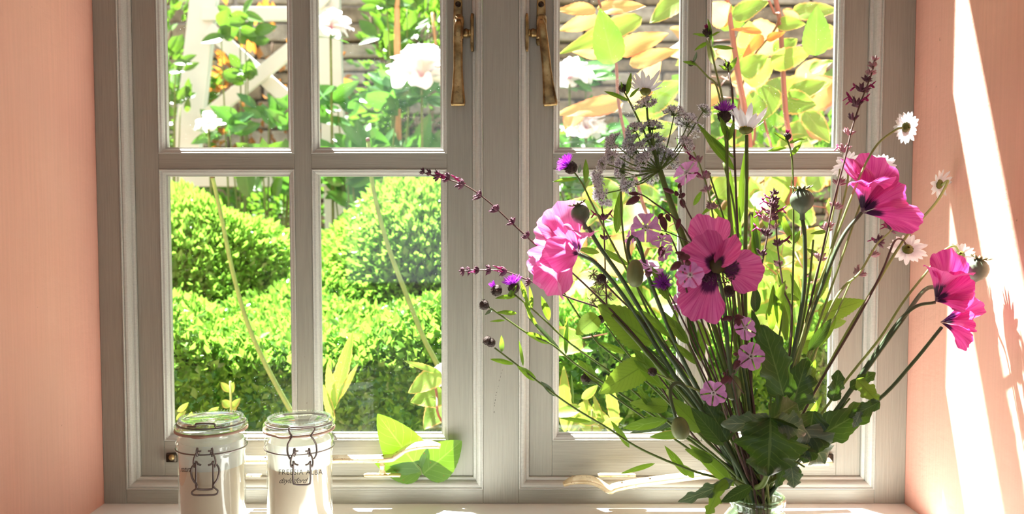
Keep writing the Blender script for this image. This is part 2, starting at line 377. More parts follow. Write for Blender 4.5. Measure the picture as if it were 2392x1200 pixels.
# casements ----------------------------------------------------------
ZG0, ZG1 = PZ(1029, CY), PZ(395, CY)            # bottom panes opening (outer edge of bead)
ZG2 = PZ(359, CY); ZG3 = EYE+.398; ZG4 = EYE+.424; ZG5 = ZT-.055
def casement(name, x0, x1, gx, label):
    r = bpy.data.objects.new(name, None); C.objects.link(r); r['kind'] = 'structure'; ORG[r.name] = V((0, 0, 0)); r['label'] = label
    z0, z1 = ZO+.0136, ZT-.0136
    bw = .0008
    part('stile', MB().box(x0, gx[0], CY, BY, z0, z1), M['frame_v'], r, smooth=False, bevel=bw)
    part('stile', MB().box(gx[3], x1, CY, BY, z0, z1), M['frame_v'], r, smooth=False, bevel=bw)
    part('bottom_rail', MB().box(gx[0], gx[3], CY, BY, z0, ZG0), M['frame_h'], r, smooth=False, bevel=bw)
    part('top_rail', MB().box(gx[0], gx[3], CY, BY, ZG5, z1), M['frame_h'], r, smooth=False, bevel=bw)
    part('glazing_bar', MB().box(gx[1], gx[2], CY, BY, ZG0, ZG5), M['frame_v'], r, smooth=False, bevel=bw)
    for a, b in ((gx[0], gx[1]), (gx[2], gx[3])):
        for za, zb in ((ZG1, ZG2), (ZG3, ZG4)):
            part('glazing_bar', MB().box(a, b, CY, BY, za, zb), M['frame_h'], r, smooth=False, bevel=.0006)
        for za, zb in ((ZG0, ZG1), (ZG2, ZG3), (ZG4, ZG5)):
            gp = part('glass_pane', MB().box(a+.001, b-.001, GY, GY+.003, za+.001, zb-.001), M['pane'], r, smooth=False)
            mb = ring(MB(), a, b, za, zb, [(0, CY), (.0004, CY-.0010), (.0014, CY-.0010), (.0020, CY+.0006), (.0044, CY+.0012), (.0062, CY+.0034), (.0068, CY+.0066), (.0088, CY+.0072), (.0092, GY)])
            ring(mb, a, b, za, zb, [(0, BY-.004), (.006, GY+.003)])
            part('glazing_bead', mb, M['bead'], gp, smooth=False)
    return r
def cx(X, y=CY): return PX(X, y)
w1 = casement('window_1', LO[0]+.0136, LO[1]-.0136, (cx(375), cx(690), cx(730), cx(1045)), 'left casement with panes in taupe glazing bars')
w2 = casement('window_2', RO[0]+.0136, RO[1]-.0136, (cx(1291), cx(1602), cx(1644), cx(1962)), 'right casement behind the flowers')

# ---- brass handles
def bar_path(mb, pts, half_w, half_t, wdir, seg=8):
    """flat bar swept along pts, cross-section superellipse"""
    pts = [V(p) for p in pts]; n = len(pts); vs = []; uvs = []; K = 12
    for i in range(n):
        t = (pts[min(i+1, n-1)]-pts[max(i-1, 0)]).normalized(); a = (V(wdir)-t*V(wdir).dot(t)).normalized(); b = t.cross(a)
        hw = half_w[i] if isinstance(half_w, list) else half_w; ht = half_t[i] if isinstance(half_t, list) else half_t
        for k in range(K):
            an = 2*math.pi*(k+.5)/K; c, s = math.cos(an), math.sin(an)
            c = math.copysign(abs(c)**.45, c); s = math.copysign(abs(s)**.45, s)
            vs.append(pts[i]+a*hw*c+b*ht*s); uvs.append((k/K, i/n))
    fs = [(i*K+k, i*K+(k+1) % K, (i+1)*K+(k+1) % K, (i+1)*K+k) for i in range(n-1) for k in range(K)]
    fs += [tuple(range(K))[::-1], tuple((n-1)*K+k for k in range(K))]
    return mb.add(vs, fs, uvs)
def handle(parent, cxp, lean, side, label):
    # back plate
    y0 = CY-.0002
    pl = MB(); bar_path(pl, [P(cxp, -6, y0-.002), P(cxp, 2, y0-.002), P(cxp, 40, y0-.002), P(cxp, 100, y0-.002), P(cxp, 106, y0-.002)], [px(6, 0), px(10, 0), px(11, 0), px(12, 0), px(10, 0)], .002, (1, 0, 0))
    h = part('handle', pl, M['brass'], parent, label=label, bevel=.0004)
    yh = y0-.014
    g = MB()
    bar_path(g, cr([P(cxp+2, 40, yh+.010), P(cxp+2, 46, yh-.001), P(cxp+1, 62, yh-.003), P(cxp+1, 90, yh-.002)], 4), [px(a, -.01) for a in (7, 9, 10, 11, 11, 12, 12, 12, 12, 12, 12, 12, 12)], .004, (1, 0, 0))
    part('handle_boss', g, M['brass'], h)
    top = P(cxp, 44, yh-.003); k = lean
    cl = [P(cxp+k*.0, 46, yh-.0045), P(cxp+k*.10, 60, yh-.006), P(cxp+k*.28, 92, yh-.006), P(cxp+k*.36, 108, yh-.002), P(cxp+k*.6, 160, yh), P(cxp+k*.8, 205, yh-.001), P(cxp+k*.97, 240, yh-.003), P(cxp+k, 247, yh-.003)]
    g = MB(); bar_path(g, cl, [px(a, -.02) for a in (6, 10, 10.5, 11, 11, 14, 17.5, 16)], [.003, .0045, .0045, .003, .003, .003, .0034, .0026], (1, 0, 0))
    part('grip', g, M['brass'], h)
    g = MB(); g.tube([P(cxp, 10, y0-.0035), P(cxp, 10, y0-.0052)], px(7, 0), 14); g.box(*[c for c in (P(cxp-5, 10, 0).x, P(cxp+5, 10, 0).x)], y0-.0056, y0-.005, P(0, 11.2, 0).z, P(0, 9, 0).z)
    part('screw', g, M['screw'], h)
    g = MB(); s = side
    g.tube(cr([P(cxp+s*10, 78, y0-.006), P(cxp+s*18, 77, y0-.007), P(cxp+s*24, 77, y0-.006), P(cxp+s*30, 76, y0-.006)], 4), [px(a, 0) for a in (8, 9, 10, 10, 11, 11, 10, 9, 9, 8, 8, 8, 8)], 12)
    part('latch_tongue', g, M['brass'], h)
    g = MB(); bar_path(g, cr([P(cxp+s*34, 38, CY-.004), P(cxp+s*33, 50, CY-.007), P(cxp+s*33, 76, CY-.008), P(cxp+s*33, 104, CY-.007), P(cxp+s*34, 117, CY-.004)], 4), .0022, .006, (1, 0, 0))
    part('keeper', g, M['brass'], h)
handle(w1, 1070, 0, 1, 'tarnished brass fastener hanging straight down')
handle(w2, 1264, 22, -1, 'tarnished brass fastener hanging at a slight slant')
# ---- stays
def stay(parent, pts, wds, ths, label, holes, pin=None):
    g = MB(); P3 = cr([P(*p) for p in pts], 5); n = len(P3)
    def interp(l): return [l[min(int(i/5), len(l)-2)]*(1-(i/5-min(int(i/5), len(l)-2)))+l[min(int(i/5), len(l)-2)+1]*(i/5-min(int(i/5), len(l)-2)) for i in range(n)]
    bar_path(g, P3, interp(wds), interp(ths), (0, 1, .25))
    s = part('casement_stay', g, M['gold'], parent, label=label)
    for (X, Y, y) in holes:
        g = MB(); c = P(X, Y, y); g.tube([c+V((0, 0, 0)), c+V((0, 0, .0006))], .0016, 10, flat=1)
        part('peg_hole', g, M['screw'], s)
    return s
s1 = stay(w1, [(560, 1074, -.012), (690, 1074, -.012), (800, 1072, -.012), (905, 1070, -.012), (925, 1064, -.012), (948, 1049, -.013), (975, 1041, -.014), (1005, 1038, -.014), (1029, 1042, -.013)],
     [.0065, .0065, .0065, .0065, .006, .006, .0075, .008, .004], [.0035, .0035, .0035, .0035, .0035, .003, .0028, .0028, .002], 'pale brass stay with scrolled end', [(827, 1066, -.012), (893, 1064, -.012), (620, 1068, -.012)])
g = MB(); g.lathe([(.0001, 0), (.0042, 0), (.0045, .004), (.0032, .006), (.0032, .011), (.0040, .012), (.0040, .013), (.0028, .014), (.0028, .021)], Matrix.Translation(P(893, 1109, -.010)), 14)
part('stay_pin', g, M['gold'], s1)
g = MB(); bar_path(g, [P(851, 1110, -.010), P(856, 1109, -.010), P(930, 1109, -.010), P(936, 1110, -.010)], [.004, .005, .005, .004], .0018, (0, 1, 0)); part('pin_plate', g, M['gold'], s1)
g = MB(); bar_path(g, [P(577, 1110, -.008), P(610, 1110, -.008)], .004, .0015, (0, 1, 0)); part('pin_plate', g, M['gold'], s1)
g = MB(); bar_path(g, [P(390, 1068, CY-.003), P(414, 1068, CY-.003)], px(11, 0), .003, (0, 0, 1)); hb = part('hinge_bracket', g, M['screw'], w1)
g = MB(); g.tube([P(401, 1068, CY-.005), P(401, 1068, CY-.009)], px(7, 0), 12); part('screw', g, M['brass'], hb)
s2 = stay(w2, [(1940, 1078, -.006), (1870, 1080, -.010), (1790, 1093, -.014), (1700, 1102, -.018), (1600, 1113, -.020), (1500, 1126, -.022), (1440, 1137, -.024), (1424, 1143, -.025), (1400, 1129, -.025), (1375, 1120, -.025), (1340, 1121, -.025), (1316, 1131, -.025)],
     [.006, .0065, .0065, .0065, .0065, .0065, .007, .007, .008, .009, .008, .004], [.0035]*8+[.003, .0028, .0026, .002], 'pale worn brass stay resting low behind the vase', [(1452, 1124, -.022), (1518, 1117, -.022), (1645, 1105, -.019)])
g = MB(); bar_path(g, [P(1397, 1110, -.008), P(1402, 1109, -.008), P(1478, 1109, -.008), P(1484, 1110, -.008)], [.004, .005, .005, .004], .0018, (0, 1, 0)); part('pin_plate', g, M['gold'], s2)
g = MB(); bar_path(g, [P(1925, 1070, CY-.003), P(1945, 1070, CY-.003)], px(11, 0), .003, (0, 0, 1)); part('hinge_bracket', g, M['screw'], w2)

# ------------------------------------------------------------------ leaf / plant builders
def leafmesh(mb, p0, p1, hw, nrm, bend=0.1, fold=.2, serr=0, lob=0, nseg=10, shape='lance', seed=0, wav=0.0, nu=4):
    p0 = V(p0); p1 = V(p1); d = p1-p0; L = d.length; d.normalize()
    n = V(nrm); n = n-d*n.dot(d)
    if n.length < 1e-5: n = d.orthogonal()
    n.normalize(); s = d.cross(n); rr = random.Random(seed)
    ph = rr.uniform(0, 6)
    def hwf(v):
        if shape == 'lance': a = math.sin(math.pi*min(1, v**.85))**.8 if v < 1 else 0
        elif shape == 'ovate': a = math.sin(math.pi*v**.62)**.75 if 0 < v < 1 else 0
        elif shape == 'round': a = math.sin(math.pi*v**.8)**.5 if 0 < v < 1 else 0
        else: a = math.sin(math.pi*v**1.3)**.8 if 0 < v < 1 else 0
        return max(a, .03)
    vs = []; uvs = []
    for j in range(nseg+1):
        v = j/nseg; a = hwf(v)*hw
        if serr and 0 < j < nseg: a *= 1+(serr if j % 2 else -serr)
        if lob: a *= 1+lob*(math.sin(v*19+ph)+.4*math.sin(v*37+ph*2))
        for i in range(nu+1):
            u = i/nu*2-1
            h = -bend*L*(v*v) + fold*abs(u)*a + wav*hw*math.sin(v*9+u*2.5+ph)*abs(u)
            fwd = (-.10*hw if serr or lob else 0)*abs(u)*0
            vs.append(p0+d*(L*v+fwd)+s*(u*a)+n*h); uvs.append((i/nu, v))
    W_ = nu+1
    fs = [(j*W_+i, j*W_+i+1, (j+1)*W_+i+1, (j+1)*W_+i) for j in range(nseg) for i in range(nu)]
    return mb.add(vs, fs, uvs)
CAMV = V((0, -1, 0))
VASE = (1768, 1166, -.22)
def base_pts(k, i=[0]):
    """last points of a stem: through the vase mouth and down inside it"""
    i[0] += 1; rr = random.Random(i[0]*13+5)
    a = rr.uniform(0, 6.28); q = rr.uniform(.3, 1)
    m = P(*VASE)+V((math.cos(a)*.019*q, math.sin(a)*.017*q, 0))
    b = m+V((math.cos(a+3.1)*.022, math.sin(a+3.1)*.018, -.066))
    return [m, b]
def stem_pts(pts, y0, y1=-.22):
    n = len(pts); out = []
    for i, p in enumerate(pts):
        y = p[2] if len(p) > 2 else y0+(y1-y0)*min(1, i/n)
        out.append(P(p[0], p[1], y))
    return cr(out+base_pts(0), 6)
def add_leaf(parent, a, b, ya, yb, hwpx, mat, nrm=(0, -1, .25), **k):
    mb = MB(); leafmesh(mb, P(a[0], a[1], ya), P(b[0], b[1], yb), px(hwpx, (ya+yb)/2), nrm, **k)
    return part('leaf', mb, M[mat], parent)
def new_plant(name, label, cat, pts, y0, r, mat, group=None, y1=-.22):
    sp = stem_pts(pts, y0, y1); T_ = T(name, label, cat, tuple(sp[-1]), group)
    mb = MB(); n = len(sp); mb.tube(sp, [r[0]+(r[1]-r[0])*i/(n-1) for i in range(n)], 7)
    part('stem', mb, M[mat], T_); T_.hide_render = False
    return T_, sp

# ---- poppies
def petal(mb, base, tip, axis, spread, cup=.25, ruf=.05, seed=0, nu=20, nv=16, roll=0.0, notch=.12, crumple=.05):
    base = V(base); tip = V(tip); d = tip-base; L = d.length; d.normalize()
    n = V(axis); n = (n-d*n.dot(d)).normalized(); s = d.cross(n); rr = random.Random(seed)
    p1, p2, p3 = rr.uniform(0, 6), rr.uniform(0, 6), rr.uniform(0, 6)
    def fn(u, v):
        t = u*2-1; ang = t*spread*(.45+.55*v**.6)
        r = L*v*(1-.34*abs(t)**5*v-.06*abs(t)**2-notch*(noise.noise(V((t*2.5, seed*3.1, 0)))+.35*math.sin(19*t+p3)*v*v*.4)*v)
        x = math.sin(ang)*r; y = math.cos(ang)*r
        h = cup*L*(math.sin(v*1.9)*.9) * (.35+.65*1) - cup*L*.75*v*v + cup*L*.8*(t*t)*v
        h += ruf*L*v*v*(math.sin(3.2*t+p1)*1.1+.5*math.sin(6.5*t+p2+2*v)+.22*math.sin(13*t+p3))
        h += crumple*L*v**.7*(noise.noise(V((t*3.0, v*2.6, seed*1.7)))*1.3+noise.noise(V((t*12.0, v*2.0, seed*2.3)))*.30)
        h += roll*L*max(0, v-.7)**2*6
        return base+d*y+s*x+n*h
    return mb.grid(nu, nv, fn)
def poppy(label, base, y, axis, petals, stem, mat, centre=True, r=(.0021, .0027)):
    T_, sp = new_plant('poppy', label, 'flower', stem, y, r, 'poppystem')
    b = P(base[0], base[1], y)
    for i, pt_ in enumerate(petals):
        tx, ty, ty_y, spread, cup, ruf = pt_[:6]; nrm_ = pt_[6] if len(pt_) > 6 else axis
        mb = MB(); petal(mb, b, P(tx, ty, ty_y), nrm_, spread, cup, ruf, seed=i*7+int(base[0]))
        part('petal', mb, M[mat], T_)
    if centre:
        ax = V(axis).normalized(); Mx = frame_to(b+ax*.012, ax)
        g = MB(); g.lathe([(.001, -.014), (.004, -.002), (.0060, .001), (.0070, .002), (.0066, .0032), (.0080, .0036), (.0080, .0042), (.003, .0050), (.0001, .0051)], Mx, 18, lambda a, i: 1+.05*math.cos(9*a)*(i > 4))
        part('flower_centre', g, M['poppycentre'], T_)
        g = MB(); rr = random.Random(3)
        for k in range(190):
            a = rr.uniform(0, 6.283); t = rr.uniform(.4, 1.15); q = .0085+.0105*t
            pa = Mx @ V((math.cos(a)*.005, math.sin(a)*.005, -.004)); pb = Mx @ V((math.cos(a)*q*.8, math.sin(a)*q*.8, .001)); pc = Mx @ V((math.cos(a)*q, math.sin(a)*q, .004*rr.uniform(.7, 1.2)))
            g.tube([pa, pb, pc], [.00018, .0002, .0003], 3, False); g.tube([pc, pc+V((math.cos(a)*.0012, 0, .0012))], .0007, 4)
        part('stamens', g, M['stamen'], T_, kind='stuff')
    return T_
poppy('pale pink poppy side-on at the left of the bouquet, opening left', (1352, 592), -.205, (-.9, -.75, .05),
      [(1306, 474, -.190, .78, .30, .045, (-.35, -1, .15)), (1262, 520, -.19, .55, .4, .05, (-.5, -1, .2)), (1268, 676, -.215, .62, .28, .045, (-.4, -1, .1)), (1335, 545, -.240, .62, .45, .06, (.5, 1, .3)), (1300, 655, -.258, .60, .40, .05, (.1, 1, .2)), (1233, 632, -.200, .60, .25, .05, (-.3, -1, -.1)), (1272, 600, -.235, .62, .25, .05, (-.4, -1, .1))],
      [(1352, 592), (1400, 622), (1480, 725), (1590, 900), (1700, 1060)], 'poppy1', centre=False)
poppy('open rose-pink poppy facing the room with a dark blotched centre', (1672, 622), -.255, (-.12, -1, .12),
      [(1650, 503, -.236, .58, .12, .04), (1606, 560, -.282, .72, .30, .05), (1782, 640, -.262, .78, .10, .06), (1722, 556, -.285, .34, .35, .05), (1622, 750, -.272, .58, .06, .05), (1584, 672, -.250, .5, .15, .05)],
      [(1672, 622), (1690, 700), (1705, 850), (1740, 1020)], 'poppy2')
poppy('magenta poppy on the upper right, cupped upwards over the daisies', (2012, 497), -.165, (.45, -.35, 1),
      [(1966, 376, -.165, .50, .35, .04, (.8, -.7, .1)), (2040, 364, -.150, .62, .20, .05, (.1, -1, .2)), (2146, 516, -.175, .50, .14, .04, (-.25, -.9, .5)), (2104, 432, -.160, .60, .2, .05, (-.2, -1, .3)), (2050, 425, -.215, .62, .35, .05, (.1, 1, .2))],
      [(2012, 497), (1962, 565), (1900, 720), (1842, 880), (1815, 970)], 'poppy3', centre=False)
poppy('magenta poppy furthest right, turned to the pink wall, upper bloom', (2184, 704), -.205, (1, -.55, .25),
      [(2212, 584, -.205, .70, .22, .05, (.4, -1, .0)), (2266, 650, -.215, .62, .2, .05, (.2, -1, .4)), (2232, 640, -.250, .66, .35, .05, (.2, 1, .1)), (2262, 712, -.22, .5, .2, .04, (0, -1, .4))],
      [(2184, 706), (2135, 718), (2080, 775), (1990, 905), (1880, 1060)], 'poppy3', centre=False, r=(.0018, .0022))
poppy('magenta poppy drooping lowest on the right, below the other two', (2196, 752), -.205, (.8, -.9, .2),
      [(2284, 690, -.20, .50, .2, .05, (-.1, -1, -.2)), (2262, 812, -.215, .48, .2, .04, (.4, -1, .3)), (2280, 755, -.225, .50, .3, .05, (.2, 1, .1))],
      [(2200, 764), (2130, 850), (2050, 935), (1900, 1040)], 'poppy3', centre=False, r=(.0018, .0024))

def pod(label, c, y, rpx, axis, stem, crown=True):
    T_, sp = new_plant('poppy_seed_pod', label, 'seed pod', stem, y, (.0021, .0026), 'poppystem')
    r = px(rpx, y); Mx = frame_to(P(c[0], c[1], y), axis)
    prof = [(.0019, -r*1.75), (.0032, -r*1.62), (.0026, -r*1.5), (r*.22, -r*1.15), (r*.45, -r*.92), (r*.72, -r*.72), (r*.93, -r*.4), (r, 0), (r*.97, r*.3), (r*.82, r*.6), (r*.55, r*.84), (r*.3, r*.92)]
    g = MB(); g.lathe(prof, Mx, 26, lambda a, i: 1+.012*math.cos(11*a)*(3 < i < 11)); b = part('pod', g, M['pod'], T_)
    g = MB(); g.lathe([(r*.28, r*.86), (r*.42, r*1.02), (.0001, r*1.08)], Mx, 18)
    for k in range(12):
        a = k/12*6.283; ca, sa = math.cos(a), math.sin(a); px_ = V((-sa, ca, 0))
        q = [V((ca*r*.1, sa*r*.1, r*1.05)), V((ca*r*.5, sa*r*.5, r*1.0)), V((ca*r*.78, sa*r*.78, r*1.10)), V((ca*r*.98, sa*r*.98, r*1.24))]
        wd = [r*.08, r*.15, r*.13, r*.03]; vs = []
        for p_, w_ in zip(q, wd): vs += [Mx @ (p_+px_*w_), Mx @ (p_+V((0, 0, r*.06))), Mx @ (p_-px_*w_)]
        g.add(vs, [(i*3+j, i*3+j+1, i*3+j+4, i*3+j+3) for i in range(3) for j in range(2)])
    part('crown', g, M['podcrown'], T_, solid=.0003)
    return T_
pod('round green seed pod standing upright right of centre', (1873, 468), -.19, 27, (-.05, 0, 1), [(1874, 506), (1880, 560), (1878, 680), (1852, 830), (1822, 960)])
pod('round green seed pod above the pale pink poppy', (1356, 499), -.22, 22, (-.35, 0, 1), [(1374, 530), (1400, 575), (1455, 655), (1530, 780), (1640, 950)])
pod('blue-green seed pod furthest right, behind the magenta poppy', (2282, 629), -.20, 26, (.22, -.1, 1), [(2270, 664), (2225, 690, -.17), (2168, 672, -.175), (2105, 750), (1985, 915), (1860, 1075)])
def bud(label, c, y, rw, rl, axis, stem):
    T_, sp = new_plant('poppy_bud', label, 'flower bud', stem, y, (.0017, .0025), 'poppystem')
    a, b = px(rw, y), px(rl, y); Mx = frame_to(P(c[0], c[1], y), axis)
    prof = [(.0001+a*math.sin(math.pi*i/12)**.85*(1-.10*math.cos(math.pi*i/12)), -b*math.cos(math.pi*i/12)) for i in range(13)]
    g = MB(); g.lathe(prof, Mx, 22, lambda q, i: 1-.06*(abs(math.cos(q)) > .985)); part('bud', g, M['bud'], T_)
    return T_
bud('plump green poppy bud in front, between pale pink and open poppy', (1484, 638), -.25, 20, 33, (0, .1, -1), [(1472, 606), (1467, 580), (1472, 556), (1490, 560), (1520, 660), (1600, 850), (1700, 1040)])
bud('nodding poppy bud hanging low on the left, over the window stay', (1589, 1000), -.27, 21, 27, (.15, -.1, -1), [(1578, 974), (1566, 925), (1572, 898), (1600, 905), (1660, 990), (1730, 1100)])
bud('dark poppy bud hanging behind the lowest campion flower', (1713, 905), -.225, 20, 30, (.05, .1, -1), [(1712, 877), (1716, 850), (1730, 846), (1748, 930), (1760, 1060)])

# ---- daisies
def daisy(label, c, y, rpx, axis, stem, n=19, droop=.15, mat='palestem', r=(.0011, .0015)):
    T_, sp = new_plant('daisy', label, 'flower', stem, y, r, mat)
    rr = random.Random(int(c[0])); Rr = px(rpx, y); ce = P(c[0], c[1], y); Mx = frame_to(ce, axis)
    for k in range(n):
        a = 6.283*(k+rr.uniform(-.25, .25))/n; L = Rr*rr.uniform(.88, 1.05); z1 = -droop*Rr*rr.uniform(.3, 1.8)+.002
        p0 = Mx @ V((math.cos(a)*Rr*.20, math.sin(a)*Rr*.20, 0)); p1 = Mx @ V((math.cos(a)*L, math.sin(a)*L, z1))
        nr = (Mx.to_3x3() @ V((0, 0, 1)))
        mb = MB(); leafmesh(mb, p0, p1, Rr*.155, nr, bend=rr.uniform(-.08, .18), fold=-.25, nseg=7, shape='round', seed=k, nu=3)
        part('petal', mb, M['daisy'], T_)
    g = MB(); g.lathe([(Rr*.25, -.0002), (Rr*.29, .0015), (Rr*.25, .0032), (Rr*.14, .0045), (.0001, .005)], Mx, 18); part('disc', g, M['daisydisc'], T_)
    g = MB(); g.lathe([(.0013, -.0052), (Rr*.16, -.0044), (Rr*.27, -.0025), (Rr*.30, .0004), (Rr*.26, .0002)], Mx, 24, lambda q, i: 1+.05*math.cos(12*q)); part('bracts', g, M['daisycup'], T_)
    return T_
daisy('white daisy seen from behind, highest on the right by the frame', (2115, 297), -.16, 40, (-.35, 1, .15), [(2108, 298, -.165), (2088, 306, -.168), (2040, 350), (1985, 470), (1905, 690), (1840, 890)], droop=.1)
daisy('white daisy just right of the top of the magenta poppy', (2056, 392), -.12, 37, (.2, .9, .3), [(2050, 398), (2020, 450), (1960, 620), (1880, 850)])
daisy('white daisy standing out against the pink wall, furthest right', (2192, 430), -.105, 38, (-.55, .75, .1), [(2200, 432, -.11), (2214, 424, -.122), (2185, 475), (2120, 548), (2055, 650), (1965, 800), (1850, 1010)], droop=.25, r=(.0014, .0018))
daisy('white daisy with downward petals in the gap beneath the magenta poppy', (2120, 583), -.15, 44, (.15, .75, -.55), [(2116, 570, -.155), (2105, 558, -.16), (2088, 566, -.165), (2060, 635), (2005, 740), (1900, 920), (1830, 1060)], mat='darkstem')
daisy('white daisy half hidden behind the right-hand magenta poppy and seed pod', (2243, 596), -.165, 34, (.3, .7, -.4), [(2240, 588, -.17), (2228, 574, -.175), (2200, 590), (2165, 635), (2110, 705), (2055, 790), (1975, 890), (1850, 1060)])
daisy('white daisy tucked behind the left edge of the magenta poppy', (1980, 385), -.10, 40, (-.1, .8, .5), [(1982, 392), (1975, 450), (1930, 620), (1860, 850)])
daisy('white daisy seen from the side, on a thick straight stem in the middle', (1742, 302), -.18, 52, (.05, .25, 1), [(1744, 316), (1744, 420), (1741, 600), (1743, 800), (1755, 1000)], droop=-.55, mat='stem', r=(.0020, .0024))
daisy('white daisy seen from the side above the lacy umbel', (1508, 212), -.17, 42, (.05, .3, 1), [(1510, 225), (1516, 300), (1545, 420), (1620, 650), (1700, 900)], droop=-.55, mat='stem')

# ---- knapweed
def knapweed(label, c, y, rpx, axis, stem, flower=True, leaves=(), col='thistle', mat='stem', extra=(), r=(.0009, .0015)):
    T_, sp = new_plant('knapweed', label, 'flower' if flower else 'flower bud', stem, y, r, mat)
    rr = random.Random(int(c[0]*3+c[1]))
    for (hx, hy, fl, ax) in ((c[0], c[1], flower, axis),)+tuple(extra):
        Rr = px(rpx, y); Mx = frame_to(P(hx, hy, y), ax)
        prof = [(.001, -Rr*1.0), (Rr*.55, -Rr*.8), (Rr*.92, -Rr*.3), (Rr*.95, Rr*.15), (Rr*.7, Rr*.6), (Rr*.35, Rr*.9), (.0001, Rr)]
        g = MB(); g.lathe(prof, Mx, 16, lambda a, i: 1+.07*math.cos(8*a+i*.39*8))
        for k in range(60):
            a = rr.uniform(0, 6.28); z = rr.uniform(-.75, .6); q = math.sqrt(max(0, 1-z*z))*.93
            p = Mx @ V((math.cos(a)*q*Rr, math.sin(a)*q*Rr, z*Rr)); p2 = Mx @ V((math.cos(a)*q*Rr*1.14, math.sin(a)*q*Rr*1.14, (z+.22)*Rr))
            g.tube([p, p2], [Rr*.09, .0001], 3, False)
        part('bud_scales', g, M['calyx'], T_)
        if fl:
            g = MB(); n = 130 if fl is True else 24
            for k in range(n):
                a = rr.uniform(0, 6.28); q = math.sqrt(rr.uniform(0, 1)); L = Rr*rr.uniform(1.2, 1.75)*(1 if fl is True else .6)
                tilt = q*1.15 if fl is True else q*.3
                p0 = Mx @ V((math.cos(a)*q*Rr*.35, math.sin(a)*q*Rr*.35, Rr*.7))
                dd = Mx.to_3x3() @ V((math.cos(a)*math.sin(tilt), math.sin(a)*math.sin(tilt), math.cos(tilt)))
                p1 = p0+dd*L*.6; p2 = p0+dd*L+V((rr.uniform(-1, 1), rr.uniform(-1, 1), rr.uniform(-1, 1)))*Rr*.1
                g.tube([p0, p1, p2], [.00025, .0005, .0002], 3, False)
            part('florets', g, M[col], T_, kind='stuff')
    for lf in leaves:
        (a, b, h) = lf[:3]; m = lf[3] if len(lf) > 3 else 'lance'
        add_leaf(T_, a, b, y+.0, y-.01, h, m, nrm=(.1, -1, .4), bend=rr.uniform(-.15, .2), fold=.35, nseg=10, seed=int(a[0]), wav=.15)
    return T_
knapweed('purple knapweed flower at far upper left of bouquet, by the mullion', (1334, 392), -.17, 15, (-.7, -.25, .55), [(1340, 400), (1362, 432), (1390, 490), (1470, 640), (1600, 850), (1700, 1030)],
         leaves=[((1348, 418), (1292, 422), 5), ((1368, 428), (1369, 372), 7), ((1352, 405), (1356, 385), 4, 'leafgrey')])
knapweed('purple knapweed flower standing upright left of the middle daisy', (1692, 272), -.19, 16, (0, -.1, 1), [(1694, 286), (1700, 330), (1700, 450), (1712, 650), (1740, 900)],
         leaves=[((1702, 330), (1682, 272), 9), ((1718, 400), (1622, 292), 12, 'lance'), ((1716, 370), (1634, 298), 6), ((1700, 330), (1716, 285), 6)])
knapweed('purple knapweed flower low on the far left with a bud beside it', (1200, 672), -.20, 14, (-.25, -.2, 1), [(1200, 686), (1262, 738), (1330, 800), (1440, 880), (1580, 1000), (1700, 1100)], extra=((1160, 678, 'few', (-.6, -.1, .8)),),
         leaves=[((1186, 698), (1205, 668), 6), ((1228, 700), (1217, 655), 6), ((1243, 720), (1238, 670), 5), ((1283, 748), (1268, 695), 9), ((1238, 745), (1228, 680), 5), ((1205, 692), (1160, 694), 6), ((1320, 825), (1322, 735), 5)])
knapweed('spiky dark knapweed bud furthest left, upper one', (1131, 712), -.20, 12, (-.8, -.1, .4), [(1142, 717), (1190, 750), (1235, 780), (1290, 805), (1345, 850), (1450, 920), (1600, 1020), (1720, 1110)], flower=False,
         leaves=[((1207, 732), (1162, 728), 6), ((1180, 748), (1145, 750), 3), ((1288, 802), (1222, 776), 9), ((1150, 722), (1133, 735), 4, 'leafgrey'), ((1310, 820), (1240, 740), 5, 'leafgrey'), ((1322, 830), (1322, 735), 6), ((1262, 775), (1218, 700), 4)])
knapweed('pair of dark knapweed buds lowest on the far left', (1147, 800), -.20, 11, (-.5, -.1, .7), [(1155, 812), (1205, 850), (1250, 886), (1330, 945), (1420, 1000), (1500, 1050), (1620, 1100), (1720, 1128)], flower=False, extra=((1139, 795, False, (-.8, .2, .6)),),
         leaves=[((1200, 850), (1145, 838), 6), ((1222, 855), (1215, 800), 4), ((1252, 888), (1208, 855), 9), ((1172, 822), (1172, 786), 6), ((1298, 925), (1262, 890), 7, 'leafgrey'), ((1340, 945), (1332, 870), 3), ((1380, 985), (1306, 976), 5), ((1470, 1045), (1432, 985), 8), ((1530, 1082), (1452, 1105), 6), ((1605, 1112), (1552, 1040), 10), ((1622, 1115), (1592, 1085), 9)])
knapweed('purple knapweed flower nestled left of the open poppy', (1550, 665), -.245, 15, (-.2, -.7, .4), [(1556, 678), (1580, 740), (1640, 880), (1720, 1050)], leaves=[((1600, 790), (1560, 740), 8), ((1625, 850), (1575, 800), 9)])
knapweed('dark knapweed bud with green leaves, above left of the umbel', (1455, 206), -.165, 10, (-.25, 0, 1), [(1458, 214), (1472, 240), (1510, 320), (1560, 440), (1640, 680), (1720, 950)], flower=False,
         leaves=[((1470, 235), (1408, 215), 6), ((1464, 222), (1474, 168), 6), ((1455, 215), (1450, 190), 4), ((1470, 228), (1492, 205), 4)])
knapweed('topmost pinkish knapweed with long curled green bracts', (1652, 76), -.15, 11, (0, 0, 1), [(1656, 90), (1664, 130), (1672, 165), (1690, 250), (1700, 420), (1725, 700)], flower='few', col='woundflower',
         leaves=[((1660, 95), (1657, 45), 5), ((1650, 84), (1617, 80), 4), ((1660, 84), (1685, 76), 4), ((1655, 98), (1622, 118), 5), ((1665, 110), (1715, 112), 6), ((1664, 150), (1652, 92), 8, 'palestem')], mat='palestem')
